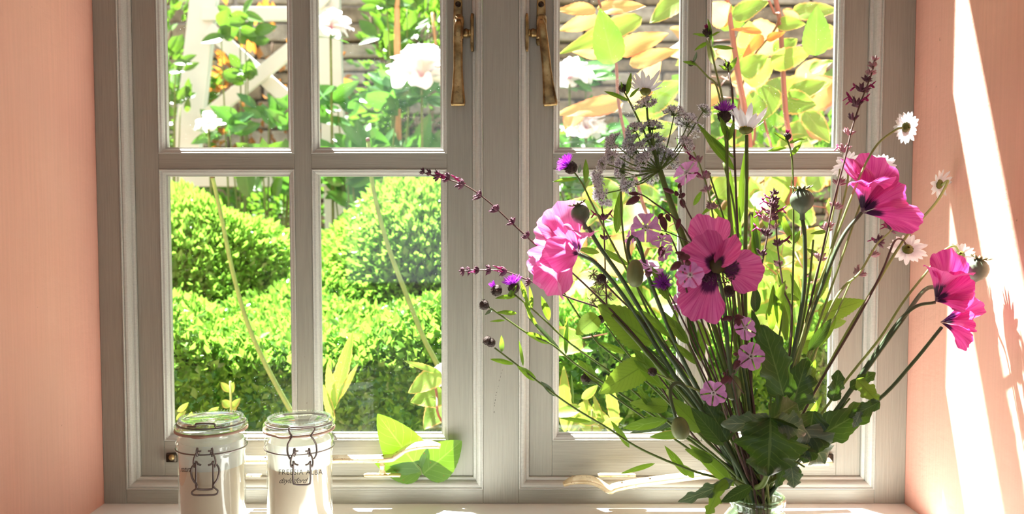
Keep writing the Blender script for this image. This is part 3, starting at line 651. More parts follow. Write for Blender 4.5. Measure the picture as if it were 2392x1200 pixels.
knapweed('small green-tipped knapweed bud right below the topmost one', (1698, 150), -.15, 8, (.1, 0, 1), [(1700, 158), (1706, 190), (1712, 235), (1718, 420), (1735, 720)], flower=False,
         leaves=[((1702, 166), (1722, 132), 6), ((1700, 164), (1675, 155), 5), ((1700, 160), (1694, 138), 4)], mat='darkstem')
knapweed('small knapweed bud leaning left over the glazing bar', (1614, 148), -.15, 7, (-.6, 0, 1), [(1622, 146), (1652, 178), (1676, 208), (1695, 330), (1715, 600)], flower=False,
         leaves=[((1630, 152), (1594, 144), 5), ((1620, 145), (1628, 122), 4, 'leafgrey')], mat='palestem')
knapweed('slender knapweed bud on a tall pale stem, above the upright seed pod', (1839, 318), -.15, 9, (0, 0, 1), [(1840, 328), (1850, 370), (1853, 480), (1852, 650), (1840, 850), (1800, 1050)], flower='few', col='woundflower',
         leaves=[((1842, 334), (1812, 306), 5), ((1842, 334), (1880, 322), 5), ((1846, 365), (1874, 330), 6), ((1838, 345), (1795, 350), 5), ((1850, 560), (1810, 485), 10), ((1852, 570), (1870, 540), 6), ((1857, 800), (1830, 640), 8)])
knapweed('dark knapweed bud between pale pink poppy and plump bud', (1405, 650), -.20, 12, (-.3, -.3, .8), [(1412, 660), (1440, 690), (1520, 770), (1640, 920)], flower=False, mat='darkstem')
knapweed('dark knapweed bud above the big toothed leaf', (1440, 727), -.19, 13, (-.2, -.2, .9), [(1446, 738), (1500, 800), (1600, 900), (1700, 1030)], flower=False)
knapweed('black knapweed bud beside the lower toothed leaf', (1524, 868), -.25, 11, (-.4, -.2, .8), [(1532, 872), (1585, 895), (1650, 925), (1720, 1020)], flower=False, mat='palestem')
knapweed('brown knapweed bud by the glass, behind a narrow leaf', (1370, 884), -.17, 14, (-.9, 0, .2), [(1384, 888), (1440, 930), (1540, 1000), (1680, 1100)], flower=False,
         leaves=[((1400, 895), (1348, 838), 11), ((1400, 892), (1360, 893), 5, 'leafgrey')])
knapweed('dark knapweed bud peeping out below the open poppy', (1702, 680), -.235, 15, (-.1, -.4, 1), [(1704, 692), (1715, 780), (1745, 960)], flower=False)
knapweed('brownish knapweed bud by the top of the toothed leaf', (1404, 745), -.165, 10, (-.3, .2, 1), [(1412, 755), (1470, 830), (1570, 940), (1700, 1080)], flower=False,
         leaves=[((1460, 825), (1398, 800), 8), ((1470, 828), (1445, 860), 7, 'leafgrey')])

# ---- woundwort spikes
def spike(label, pts, y0, whorls, mat='darkstem', r=(.0006, .0015), y1=-.22, leaves=()):
    """whorls: (X, Y, size px, petals, pale)"""
    T_, sp = new_plant('woundwort', label, 'flower', pts, y0, r, mat, y1=y1)
    rr = random.Random(int(pts[0][0]+pts[0][1]*3))
    for (X, Y, s, nf, pale) in whorls:
        y = y0; c = min(sp, key=lambda q: (q-P(X, Y, y0)).length); k = sp.index(c); t = (sp[max(k-1, 0)]-sp[min(k+1, len(sp)-1)]).normalized()
        c = P(X, Y, c.y); Mx = frame_to(c, t); S = px(s*1.35, y)
        g = MB()
        for j in range(10):
            a = 6.28*j/9+rr.uniform(-.3, .3); tl = rr.uniform(.55, 1.15); L = S*rr.uniform(.7, 1.0)
            dd = V((math.cos(a)*math.sin(tl), math.sin(a)*math.sin(tl), math.cos(tl)))
            q0 = V((0, 0, -S*.1)); q1 = q0+dd*L*.45; q2 = q0+dd*L*.8; q3 = q0+dd*L
            g.tube([Mx @ q0, Mx @ q1, Mx @ q2, Mx @ q3], [S*.07, S*.17, S*.13, S*.03], 5)
            for e in range(3):
                an = rr.uniform(0, 6.28); o = V((math.cos(an), math.sin(an), .4))*S*.16
                g.tube([Mx @ q2, Mx @ (q3+o)], [S*.05, .0001], 3, False)
            if pale:
                for e in range(3):
                    o = V((rr.uniform(-1, 1), rr.uniform(-1, 1), rr.uniform(-1, 1)))*S*.35
                    g.tube([Mx @ q1, Mx @ (q1+o)], [.00012, .00005], 3, False)
        part('calyx_whorl', g, M['woundpale' if pale else 'woundcalyx'], T_)
        for j in range(nf):
            a = rr.choice([0, 3.14])+rr.uniform(-.5, .5)+(.2*j); L = S*rr.uniform(1.25, 1.6)
            dd = V((math.cos(a)*.8, math.sin(a)*.35, .55)).normalized(); q0 = dd*S*.5; q1 = dd*L*.85
            # world-space tube + upper hood + lower lip
            g = MB(); q2 = q1+V((dd.x*.5, dd.y*.5, .5)).normalized()*L*.42; q3 = q1+V((dd.x*.7, dd.y*.7, -.7)).normalized()*L*.45
            g.tube([Mx @ q0, Mx @ q1], [S*.07, S*.15], 6)
            g.tube([Mx @ q1, Mx @ ((q1+q2)/2), Mx @ q2], [S*.14, S*.17, S*.05], 6, flat=.5)
            g.tube([Mx @ q1, Mx @ ((q1+q3)/2), Mx @ q3], [S*.12, S*.20, S*.12], 6, flat=.35)
            part('blossom', g, M['woundflower'], T_)
    for (a, b, h) in leaves:
        add_leaf(T_, a, b, y0, y0-.005, h, 'nettle', bend=.1, fold=.2, serr=.05, nseg=16, shape='ovate', seed=int(a[0]))
    return T_
spike('dark woundwort spike reaching far left across the mullion, upper one', [(985, 402), (1030, 415), (1085, 432), (1140, 470), (1200, 525), (1262, 580), (1340, 640), (1480, 780), (1640, 980)], -.17,
      [(990, 401, 9, 0, 0), (1005, 404, 10, 0, 0), (1024, 412, 14, 0, 0), (1048, 416, 15, 2, 0), (1082, 430, 17, 3, 0), (1122, 458, 16, 0, 0), (1160, 492, 16, 0, 0), (1198, 521, 14, 0, 0), (1232, 553, 13, 0, 0)], r=(.0006, .0014))
spike('dark woundwort spike reaching far left across the mullion, lower one', [(1078, 633), (1120, 630), (1180, 634), (1235, 655), (1330, 695), (1430, 735, -.20), (1520, 830), (1660, 1000)], -.18,
      [(1083, 632, 11, 0, 0), (1098, 631, 11, 0, 0), (1118, 630, 13, 1, 0), (1145, 630, 13, 0, 0), (1182, 634, 15, 2, 0), (1238, 660, 12, 0, 0)], r=(.0007, .0014))
spike('tall woundwort spike at the upper right against the window frame', [(2046, 130), (2035, 175), (2012, 235), (1990, 300), (1975, 365), (1945, 480), (1890, 720), (1830, 950)], -.14,
      [(2044, 140, 10, 0, 1), (2038, 155, 12, 0, 1), (2032, 172, 13, 0, 1), (2024, 188, 12, 0, 0), (2013, 212, 16, 3, 0), (2000, 245, 17, 3, 0), (1992, 278, 14, 0, 0), (1982, 312, 15, 0, 1), (1972, 352, 15, 1, 1)], r=(.0008, .0014))
spike('woundwort spike with bright magenta blossoms right of the umbel', [(1600, 330), (1622, 358), (1640, 400), (1655, 450), (1668, 520), (1690, 650), (1730, 880)], -.17,
      [(1602, 338, 10, 1, 1), (1615, 352, 14, 2, 1), (1632, 378, 15, 2, 1), (1646, 416, 16, 2, 1), (1652, 446, 14, 0, 1), (1664, 486, 16, 0, 1), (1674, 525, 15, 0, 1)], r=(.0008, .0014), mat='palestem', leaves=[((1664, 480), (1640, 500), 5)])
spike('purple woundwort spike left of the upright seed pod', [(1808, 440), (1802, 480), (1796, 530), (1783, 600), (1765, 690), (1755, 850)], -.15,
      [(1810, 452, 11, 0, 0), (1808, 468, 14, 1, 0), (1806, 484, 16, 1, 0), (1803, 500, 15, 2, 0), (1790, 515, 14, 1, 1), (1788, 548, 15, 1, 0), (1778, 594, 14, 0, 0)], r=(.0008, .0014))
spike('second purple woundwort spike with one bright blossom left of the seed pod', [(1812, 500), (1815, 560), (1822, 620), (1832, 680), (1850, 740), (1830, 900)], -.145,
      [(1812, 512, 12, 0, 0), (1810, 532, 13, 0, 1), (1818, 572, 15, 2, 0), (1820, 620, 14, 0, 1), (1831, 676, 12, 0, 1)], r=(.0008, .0014), leaves=[((1832, 682), (1812, 700), 8), ((1835, 690), (1868, 700), 8)])
spike('pale hairy woundwort stem down the right casement edge', [(1962, 395), (1955, 450), (1940, 520), (1925, 580), (1905, 650), (1880, 770), (1840, 950)], -.135,
      [(1960, 430, 15, 0, 1), (1952, 485, 17, 0, 1), (1932, 535, 17, 0, 1), (1915, 605, 17, 0, 1)], r=(.0010, .0017), mat='palestem', leaves=[((1930, 540), (1895, 545), 5), ((1915, 600), (1885, 580), 7)])
spike('woundwort spike poking out beneath the upper magenta poppy', [(2098, 520), (2075, 545), (2050, 568), (2030, 600), (2005, 640), (1950, 700), (1860, 900)], -.13,
      [(2082, 535, 15, 3, 0), (2052, 566, 15, 1, 0), (2038, 596, 14, 0, 1), (2004, 640, 17, 0, 1)], r=(.0008, .0018), mat='palestem')
spike('short woundwort spike crossing the sash below the umbel', [(1404, 470), (1410, 520), (1413, 600), (1416, 680), (1430, 735), (1540, 880), (1680, 1050)], -.165,
      [(1402, 462, 12, 0, 0), (1410, 512, 15, 2, 0), (1413, 558, 12, 0, 0)], r=(.0008, .0011))

# ---- campions
def campion_flower(T_, c, y, rpx, axis, rot=0):
    Rr = px(rpx, y); ce = P(c[0], c[1], y); ax = V(axis).normalized(); Mx = frame_to(ce, ax) @ Matrix.Rotation(rot, 4, 'Z')
    g = MB(); g.lathe([(.0008, -Rr*.75), (Rr*.20, -Rr*.6), (Rr*.24, -Rr*.35), (Rr*.15, -Rr*.08), (Rr*.12, -.0004)], Mx, 12); part('calyx', g, M['campbud'], T_)
    rr = random.Random(int(c[0]+c[1]))
    for k in range(5):
        a = 6.283*k/5; ca, sa = math.cos(a), math.sin(a); lift = rr.uniform(-.05, .18)
        def fn(u, v):
            t = u*2-1; ang = t*(.34+.30*v**.5)*(1 if v < 1 else 1)
            r = Rr*(.10+.92*v*(1-.20*(1-abs(t))**2*(v > .5)*(v-.5)/.5-.05*abs(t)**4))
            q = V((r*math.cos(a+ang*.92), r*math.sin(a+ang*.92), Rr*(lift*v*v+.06*math.sin(5*t+k)*v)))
            return Mx @ q
        mb = MB(); mb.grid(8, 7, fn); part('petal', mb, M['campion'], T_)
    g = MB()
    for k in range(10):
        a = 6.283*k/10; g.tube([Mx @ V((math.cos(a)*Rr*.07, math.sin(a)*Rr*.07, -.0005)), Mx @ V((math.cos(a)*Rr*.15, math.sin(a)*Rr*.15, Rr*.10))], [Rr*.035, Rr*.05], 5)
    part('flower_eye', g, M['campeye'], T_)
def campion_bud(mb, a, b, y, w):
    A = P(a[0], a[1], y); B = P(b[0], b[1], y); W_ = px(w, y)
    mb.tube([A.lerp(B, t) for t in (0, .12, .35, .6, .85, 1)], [W_*.3, W_*.75, W_, W_*.92, W_*.5, W_*.12], 9)
def campion(label, flowers, stem, y, buds=(), side=(), leaves=()):
    T_, sp = new_plant('red_campion', label, 'flower', stem, y, (.0007, .0013), 'darkstem')
    for (X, Y, r, ax, rot) in flowers: campion_flower(T_, (X, Y), y, r, ax, rot)
    for (a, b, w_) in buds:
        mb = MB(); campion_bud(mb, a, b, y, w_); part('bud', mb, M['campbud'], T_)
    for path in side:
        mb = MB(); mb.tube(cr([P(p[0], p[1], y) for p in path], 4), .0006, 5); part('branch', mb, M['darkstem'], T_)
    for (a, b, h) in leaves: add_leaf(T_, a, b, y, y-.005, h, 'leafdark', fold=.3)
    return T_
campion('lilac campion flower hanging by the glazing bar right of the umbel', [(1604, 404, 34, (-.5, -.55, .45), .5)], [(1592, 430), (1590, 455), (1610, 500), (1640, 560), (1680, 720), (1730, 950)], -.2,
        buds=[((1574, 450), (1548, 440), 6), ((1582, 458), (1578, 445), 5), ((1600, 452), (1585, 462), 6), ((1592, 465), (1598, 486), 7), ((1585, 440), (1592, 425), 5)], side=[[(1592, 450), (1590, 425)], [(1590, 455), (1574, 450)]])
campion('pink campion flower facing the room with dark buds, left of the open poppy', [(1508, 531, 36, (-.1, -1, .1), .3)], [(1480, 455), (1500, 455), (1530, 475), (1570, 505), (1605, 545), (1650, 640), (1700, 850)], -.24,
        buds=[((1494, 460), (1462, 478), 9), ((1492, 452), (1468, 452), 5), ((1545, 505), (1556, 540), 9), ((1556, 500), (1566, 518), 6), ((1548, 498), (1536, 512), 5), ((1588, 510), (1580, 538), 6)],
        side=[[(1512, 531), (1560, 542), (1612, 566)], [(1540, 500), (1548, 515)]])
campion('small lilac campion seen edge-on above the plump poppy bud', [(1472, 556, 24, (-1, -.35, .2), 0)], [(1486, 570), (1500, 600), (1560, 700), (1680, 950)], -.215)
campion('drooping pair of lilac campion flowers between the two near poppies', [(1545, 560, 26, (-.1, -.6, -.7), .2), (1552, 590, 24, (.5, -.5, -.4), .8)], [(1556, 545), (1570, 560), (1600, 640), (1690, 900)], -.25,
        buds=[((1548, 575), (1542, 602), 9)])
campion('lilac campion flower tilted down over the purple knapweed', [(1520, 625, 34, (.3, -.35, .85), .4)], [(1530, 640), (1560, 680), (1620, 800), (1710, 1000)], -.24)
campion('lilac campion flower overlapping the left petals of the open poppy', [(1612, 642, 33, (-.15, -1, .25), .9)], [(1600, 630), (1590, 600), (1610, 700), (1680, 900)], -.30,
        buds=[((1590, 612), (1565, 632), 9), ((1612, 600), (1582, 600), 8), ((1600, 592), (1576, 590), 5), ((1612, 610), (1600, 618), 8)])
campion('small campion flower peeping out below the left side of the open poppy', [(1592, 708, 26, (-.6, -.8, -.2), .2)], [(1600, 720), (1630, 800), (1710, 980)], -.23)
campion('lilac campion half-turned, highest of the three flowers beneath the open poppy', [(1740, 766, 30, (.35, -.8, .2), .1)], [(1712, 690), (1712, 740), (1706, 850), (1700, 880), (1740, 1030)], -.245,
        buds=[((1705, 740), (1684, 748), 6), ((1716, 738), (1738, 742), 6), ((1722, 742), (1724, 765), 9), ((1708, 738), (1702, 752), 5)], side=[[(1712, 738), (1724, 750)]])
campion('pink campion fully open, middle of the three flowers beneath the open poppy', [(1754, 832, 34, (.05, -1, .12), .63)], [(1730, 850), (1718, 870), (1712, 890), (1745, 1040)], -.265,
        buds=[((1728, 840), (1714, 864), 8), ((1724, 828), (1712, 826), 5)], side=[[(1752, 836), (1730, 850)]])
campion('pink campion flower lowest of all, just above the dark leaves', [(1667, 917, 32, (-.2, -.9, -.1), .2)], [(1685, 940), (1700, 985), (1715, 1030), (1745, 1110)], -.27,
        buds=[((1702, 878), (1682, 900), 8), ((1704, 880), (1704, 898), 6), ((1696, 872), (1688, 874), 5)], side=[[(1704, 876), (1715, 890), (1738, 920)]])

# ---- umbel
def umbel():
    y = -.19
    T_, sp = new_plant('wild_carrot', 'lacy lilac-white umbel on a thick green stem, upper left of the bouquet', 'flower', [(1542, 398), (1555, 440), (1580, 510), (1620, 620), (1680, 800), (1740, 1010)], y, (.0030, .0030), 'stem')
    node = P(1541, 398, y); rr = random.Random(11)
    ends = [(1505, 228, 24), (1580, 250, 24), (1618, 275, 30), (1650, 250, 16), (1475, 290, 22), (1520, 283, 24), (1463, 322, 22), (1520, 315, 26), (1418, 325, 22), (1420, 355, 22), (1470, 345, 24), (1535, 340, 24),
            (1570, 358, 24), (1440, 385, 24), (1488, 372, 22), (1510, 400, 26), (1385, 415, 22), (1392, 460, 26), (1458, 440, 26), (1440, 402, 22), (1610, 325, 22), (1400, 380, 14), (1545, 375, 16)]
    for k, (X, Y, s) in enumerate(ends):
        yy = y+rr.uniform(-.03, .025); c = P(X, Y, yy); S = px(s*1.15, yy)
        ax = (c-node).normalized(); mid = node.lerp(c, .5)+V((0, 0, -.004)); foot = c-ax*S*.75
        g = MB(); g.tube(cr([node, mid, foot], 4), [.0009, .0006], 5); ray = part('ray', g, M['stem'], T_)
        Mx = frame_to(foot, ax); g = MB(); gd = MB(); gr = MB()
        for j in range(66):
            a = rr.uniform(0, 6.283); q = math.sqrt(rr.uniform(0, 1)); tip = V((math.cos(a)*q*S, math.sin(a)*q*S, S*(.75-.70*q*q)+rr.uniform(-.15, .15)*S))
            gr.tube([Mx @ V((0, 0, 0)), Mx @ tip], [.00018, .00012], 3, False)
            nrm = (tip.normalized()*.5+V((0, 0, .6))+V((rr.uniform(-.6, .6), rr.uniform(-.6, .6), 0))).normalized(); e1 = nrm.orthogonal().normalized(); e2 = nrm.cross(e1); ro = rr.uniform(0, 6)
            fr_ = S*.25
            for b in range(5):
                an = ro+6.283*b/5; d1 = e1*math.cos(an)+e2*math.sin(an); d2 = e1*math.cos(an+.45)+e2*math.sin(an+.45); d3 = e1*math.cos(an-.45)+e2*math.sin(an-.45)
                ln = fr_*rr.uniform(.8, 1.35)
                g.add([Mx @ (tip), Mx @ (tip+d3*ln*.6), Mx @ (tip+d1*ln+nrm*ln*.25), Mx @ (tip+d2*ln*.6)], [(0, 1, 2, 3)])
            gd.tube([Mx @ (tip-nrm*fr_*.35), Mx @ (tip+nrm*fr_*.25)], [fr_*.16, fr_*.22], 4)
            gd.tube([Mx @ tip, Mx @ (tip+nrm*fr_*.9+e1*fr_*.3)], [.0001, .00006], 3, False)
        part('umbellet', g, M['umbel'], ray, kind='stuff'); part('umbellet_centres', gd, M['umbeldark'], ray, kind='stuff'); part('fine_rays', gr, M['stem'], ray, kind='stuff')
    return T_
umbel()
def small_umbel():
    T_, sp = new_plant('wild_carrot', 'small withered greenish umbel behind the pale pink poppy stem', 'flower', [(1400, 700), (1440, 740), (1520, 840), (1660, 1010)], -.16, (.0009, .0013), 'stem')
    rr = random.Random(4); node = P(1400, 690, -.16)
    for (X, Y) in ((1385, 640), (1395, 655), (1392, 680), (1385, 705), (1410, 665), (1420, 690)):
        c = P(X, Y, -.16); g = MB(); g.tube([node, c], .0004, 4)
        for j in range(26):
            o = V((rr.uniform(-1, 1), rr.uniform(-1, 1), rr.uniform(-1, 1)))*.006; g.tube([c, c+o], [.0003, .0006], 4)
        part('umbellet', g, M['podcrown'], T_)
small_umbel()

# ---- large foliage, each stem of leaves is a thing
def foliage(name, label, stem, y, leaves, mat='stem', r=(.0010, .0016)):
    T_, sp = new_plant(name, label, 'foliage', stem, y, r, mat)
    for lf in leaves:
        a, b, ya, yb, h, m = lf[:6]; kw = lf[6] if len(lf) > 6 else {}
        add_leaf(T_, a, b, ya, yb, h, m, **kw)
    return T_
NET = dict(bend=.12, fold=.12, serr=.055, nseg=26, shape='ovate', wav=.06, nu=6)
LOB = dict(bend=.1, fold=.15, lob=.16, serr=.03, nseg=26, shape='round', wav=.22, nu=8)
foliage('toothed_foliage', 'stem with two large toothed leaves, left of the bouquet', [(1430, 735), (1490, 800), (1550, 870), (1630, 960), (1720, 1080)], -.21,
        [((1524, 800), (1398, 712), -.20, -.21, 44, 'nettle', dict(NET, bend=.02)), ((1512, 848), (1400, 918), -.22, -.24, 34, 'nettle', dict(NET, bend=.05)), ((1396, 738), (1336, 790), -.20, -.23, 24, 'nettle', dict(NET, bend=-.2)), ((1490, 852), (1514, 846), -.22, -.22, 14, 'leafgrey', NET)], r=(.0018, .0024))
foliage('toothed_foliage', 'sprig with a bright toothed leaf on the right by the frame', [(1930, 760), (1905, 820), (1870, 930), (1820, 1060)], -.15,
        [((1912, 738), (2022, 697), -.15, -.16, 26, 'nettle', dict(NET, bend=.1, nrm=(.1, -1, .7))), ((1930, 760), (1982, 748), -.15, -.14, 12, 'nettle', NET), ((1868, 815), (1918, 800), -.17, -.18, 16, 'nettle', NET), ((1905, 700), (1948, 620), -.14, -.13, 10, 'rosegreen', NET)], mat='palestem', r=(.0016, .002))
foliage('poppy_foliage', 'dark lobed poppy leaf standing upright below the seed pod stem', [(1832, 930), (1815, 1000), (1795, 1080)], -.23,
        [((1832, 932), (1790, 765), -.23, -.25, 38, 'leafdark', LOB), ((1845, 965), (1888, 838), -.22, -.23, 36, 'leafdark', dict(LOB, seed=3))], r=(.003, .003))
foliage('poppy_foliage', 'broad scalloped poppy leaf in front of the vase mouth', [(1800, 1000, -.28), (1800, 1075, -.265), (1782, 1130, -.245)], -.28,
        [((1800, 975), (1798, 1112), -.285, -.30, 74, 'leafdark', dict(LOB, nrm=(0, -1, -.2), nseg=36, lob=.15, wav=.3)), ((1800, 985), (1700, 990), -.28, -.29, 24, 'leafgrey', dict(LOB, bend=.3)), ((1815, 985), (1885, 1000), -.28, -.29, 34, 'leafgrey', dict(LOB, bend=.3, nrm=(0, -.8, .7))), ((1800, 980), (1868, 940), -.27, -.25, 36, 'leafdark', LOB)], r=(.0028, .0032))
foliage('poppy_foliage', 'large scalloped leaves spreading right above the sill', [(1890, 1040), (1850, 1080), (1800, 1130)], -.235,
        [((1868, 1045), (2050, 940), -.23, -.22, 34, 'leafdark', dict(LOB, nrm=(.1, -1, .5))), ((1880, 1000), (1930, 1085), -.23, -.23, 44, 'leafgrey', dict(LOB, seed=2)), ((1900, 960), (1880, 1080), -.22, -.24, 38, 'leafdark', dict(LOB, seed=5)), ((1890, 1020), (1960, 970), -.2, -.2, 30, 'leafgrey', dict(LOB, seed=8))], r=(.002, .003))
foliage('poppy_foliage', 'small scalloped leaf clasping the three right-hand poppy stems', [(1985, 930), (1920, 1010), (1850, 1090)], -.215,
        [((1945, 935), (1962, 868), -.22, -.23, 18, 'leafdark', LOB), ((1985, 905), (2048, 870), -.22, -.22, 14, 'leafdark', LOB), ((2000, 885), (2058, 945), -.225, -.23, 18, 'nettle', dict(LOB, lob=.2)), ((2055, 938), (1985, 975), -.23, -.23, 16, 'leafdark', LOB), ((2010, 960), (1995, 1000), -.23, -.23, 10, 'leafgrey', LOB)], r=(.001, .002))
foliage('jagged_foliage', 'jagged grey-green leaves drooping over the left of the vase rim', [(1715, 1122), (1730, 1135), (1748, 1150)], -.26,
        [((1712, 1122), (1590, 1172), -.26, -.28, 14, 'leafgrey', dict(LOB, lob=.3)), ((1685, 1130), (1652, 1205), -.265, -.28, 14, 'nettle', dict(LOB, lob=.3)), ((1755, 1135), (1688, 1172), -.27, -.285, 16, 'leafdark', dict(bend=.1)), ((1700, 1125), (1672, 1145), -.27, -.28, 12, 'nettle', NET)])
foliage('jagged_foliage', 'long bright edged leaf sloping down to the vase from the left', [(1650, 1060), (1700, 1110)], -.255,
        [((1715, 1135), (1618, 1042), -.25, -.27, 16, 'lance', dict(bend=.1, fold=.4)), ((1690, 1040), (1620, 955), -.25, -.26, 22, 'leafdark', dict(bend=.1)), ((1665, 1075), (1605, 1050), -.26, -.27, 13, 'nettle', NET), ((1700, 1030), (1650, 940), -.25, -.24, 28, 'leafdark', LOB)])
foliage('jagged_foliage', 'hanging folded leaf at the right of the vase', [(1880, 1090), (1850, 1080), (1810, 1120)], -.245,
        [((1848, 1085), (1856, 1140), -.245, -.25, 20, 'leafgrey', dict(LOB, lob=.2)), ((1866, 1092), (1848, 1130), -.24, -.245, 12, 'leafdark', LOB), ((1835, 1082), (1815, 1140), -.24, -.245, 12, 'leafdark', LOB)])
foliage('leafy_sprig', 'sprig of long green leaves crossing left towards the glass, low down', [(1500, 925), (1560, 985), (1640, 1040), (1720, 1110)], -.23,
        [((1560, 980), (1455, 1000), -.23, -.23, 14, 'lance', dict(bend=.1)), ((1600, 975), (1470, 1012), -.22, -.21, 12, 'leafgrey', dict(bend=.1)), ((1560, 950), (1475, 940), -.23, -.24, 18, 'nettle', NET), ((1500, 925), (1494, 900), -.23, -.23, 6, 'lance'), ((1530, 960), (1490, 905), -.23, -.24, 9, 'lance', {}), ((1640, 1005), (1570, 930), -.23, -.25, 22, 'nettle', NET), ((1600, 1012), (1520, 1020), -.24, -.25, 11, 'rosegreen', {})], r=(.0012, .0016))
rr = random.Random(21)
fills = []
for (nm, lb, cx_, n, spr) in (('leafy_sprig', 'thicket of narrow green leaves left of centre between the stems', 1600, 16, 75), ('leafy_sprig', 'thicket of narrow green leaves right of centre between the stems', 1830, 14, 80)):
    lv = []
    for k in range(n):
        X = cx_+rr.uniform(-spr, spr); Y = rr.uniform(700, 1000); tx = (X-1768)/(1150-Y)
        L = rr.uniform(60, 115); ang = math.atan2(1, tx*1.1+rr.uniform(-.5, .5)); y = rr.uniform(-.25, -.17)
        lv.append(((X, Y), (X+L*math.cos(ang), Y-L*math.sin(ang)), y, y-.01, rr.uniform(7, 14), rr.choice(['lance', 'lance', 'leafdark', 'nettle']), dict(bend=rr.uniform(-.1, .2), fold=.3, wav=.1)))
    fills.append(foliage(nm, lb, [(cx_, 720), ((cx_+1768)/2, 950)], -.2, lv))
foliage('leafy_sprig', 'tall stem of upright narrow leaves between the open poppy and middle daisy', [(1690, 380), (1712, 470), (1726, 580), (1745, 780), (1758, 980)], -.165,
        [((1728, 565), (1706, 398), -.17, -.17, 11, 'lance', {}), ((1705, 480), (1708, 396), -.17, -.17, 7, 'lance', {}), ((1765, 640), (1768, 478), -.16, -.16, 11, 'lance', {}), ((1735, 560), (1655, 465), -.17, -.17, 7, 'lance', {}), ((1728, 520), (1745, 345), -.17, -.16, 10, 'lance', {}), ((1770, 600), (1757, 500), -.16, -.16, 8, 'lance', {})], r=(.0012, .0016))
foliage('leafy_sprig', 'slender stem of narrow leaves crossing behind the plump poppy bud', [(1450, 430), (1453, 520), (1470, 620), (1530, 760), (1650, 960)], -.16,
        [((1440, 545), (1450, 445), -.16, -.16, 11, 'lance', {}), ((1470, 620), (1395, 575), -.16, -.16, 8, 'lance', {}), ((1500, 690), (1470, 590), -.16, -.16, 8, 'lance', {}), ((1400, 590), (1350, 580), -.16, -.16, 8, 'lance', {}), ((1545, 780), (1480, 730), -.16, -.17, 9, 'lance', {}), ((1560, 820), (1585, 710), -.16, -.17, 9, 'lance', {}), ((1620, 480), (1640, 445), -.16, -.16, 6, 'lance', {})], r=(.0010, .0016))
foliage('leafy_sprig', 'stem of fresh narrow leaves between seed pod stem and right casement edge', [(1900, 560), (1890, 660), (1870, 780), (1830, 960)], -.14,
        [((1895, 690), (1940, 640), -.14, -.14, 8, 'lance', {}), ((1880, 740), (1850, 640), -.14, -.14, 9, 'lance', {}), ((1860, 830), (1830, 690), -.14, -.15, 9, 'lance', {}), ((1850, 900), (1905, 850), -.14, -.15, 14, 'nettle', NET), ((1870, 800), (1925, 770), -.14, -.15, 12, 'nettle', NET)], r=(.0012, .0016))
# bare stems between the flowers
for i, (lb, pts, m) in enumerate((
    ('thin leafless green stem rising straight left of the middle daisy', [(1655, 400), (1700, 545), (1708, 640), (1730, 900)], 'stem'),
    ('reddish bare stem on the left, low above the stay', [(1510, 830), (1560, 930), (1640, 1040)], 'darkstem'),
    ('bare green stem leaning right below the bright toothed leaf', [(1990, 650), (1950, 740), (1900, 830), (1840, 990)], 'palestem'),
    ('slim bare green stem arching left below the pale pink poppy', [(1290, 640), (1380, 780), (1420, 820), (1520, 900), (1650, 1030)], 'stem'))):
    new_plant('flower_stem', lb, 'stem', pts, -.18, (.0009, .0015), m)

# ---- vase
vb = P(VASE[0], VASE[1], VASE[2]); VR = px(64, -.22); hv = vb.z-ZS-.001
vt = T('vase', 'round clear green glass vase holding all the flowers, its mouth at the bottom edge', 'vase', (vb.x, vb.y, ZS))
Mv = Matrix.Translation(vb)
prof = [(VR*.9, .002), (VR*.99, .004), (VR*1.04, .001), (VR*1.02, -.003), (VR*.93, -.006), (VR*.95, -.010), (VR*1.15, -.018), (VR*1.45, -.032), (VR*1.6, -.048), (VR*1.55, -.064), (VR*1.3, -hv+.002), (VR*1.1, -hv), (.0001, -hv)]
inner = [(.0001, -hv+.004), (VR*1.1, -hv+.004), (VR*1.5, -.062), (VR*1.53, -.048), (VR*1.38, -.032), (VR*1.09, -.018), (VR*.9, -.010), (VR*.88, -.006), (VR*.92, -.002), (VR*.9, .002)]
part('glass_body', MB().lathe(prof+inner, Mv, 48), M['vase'], vt)
part('rim', MB().lathe([(VR*(.97+.07*math.cos(a)), .002+.0028*math.sin(a)) for a in [i/10*6.283 for i in range(11)]], Mv, 48), M['vase'], vt)
part('water', MB().lathe([(.0001, -.030), (VR*1.3, -.030), (VR*1.5, -.048), (VR*1.45, -.062), (VR*1.08, -hv+.005), (.0001, -hv+.005)], Mv, 40), M['water'], vt)

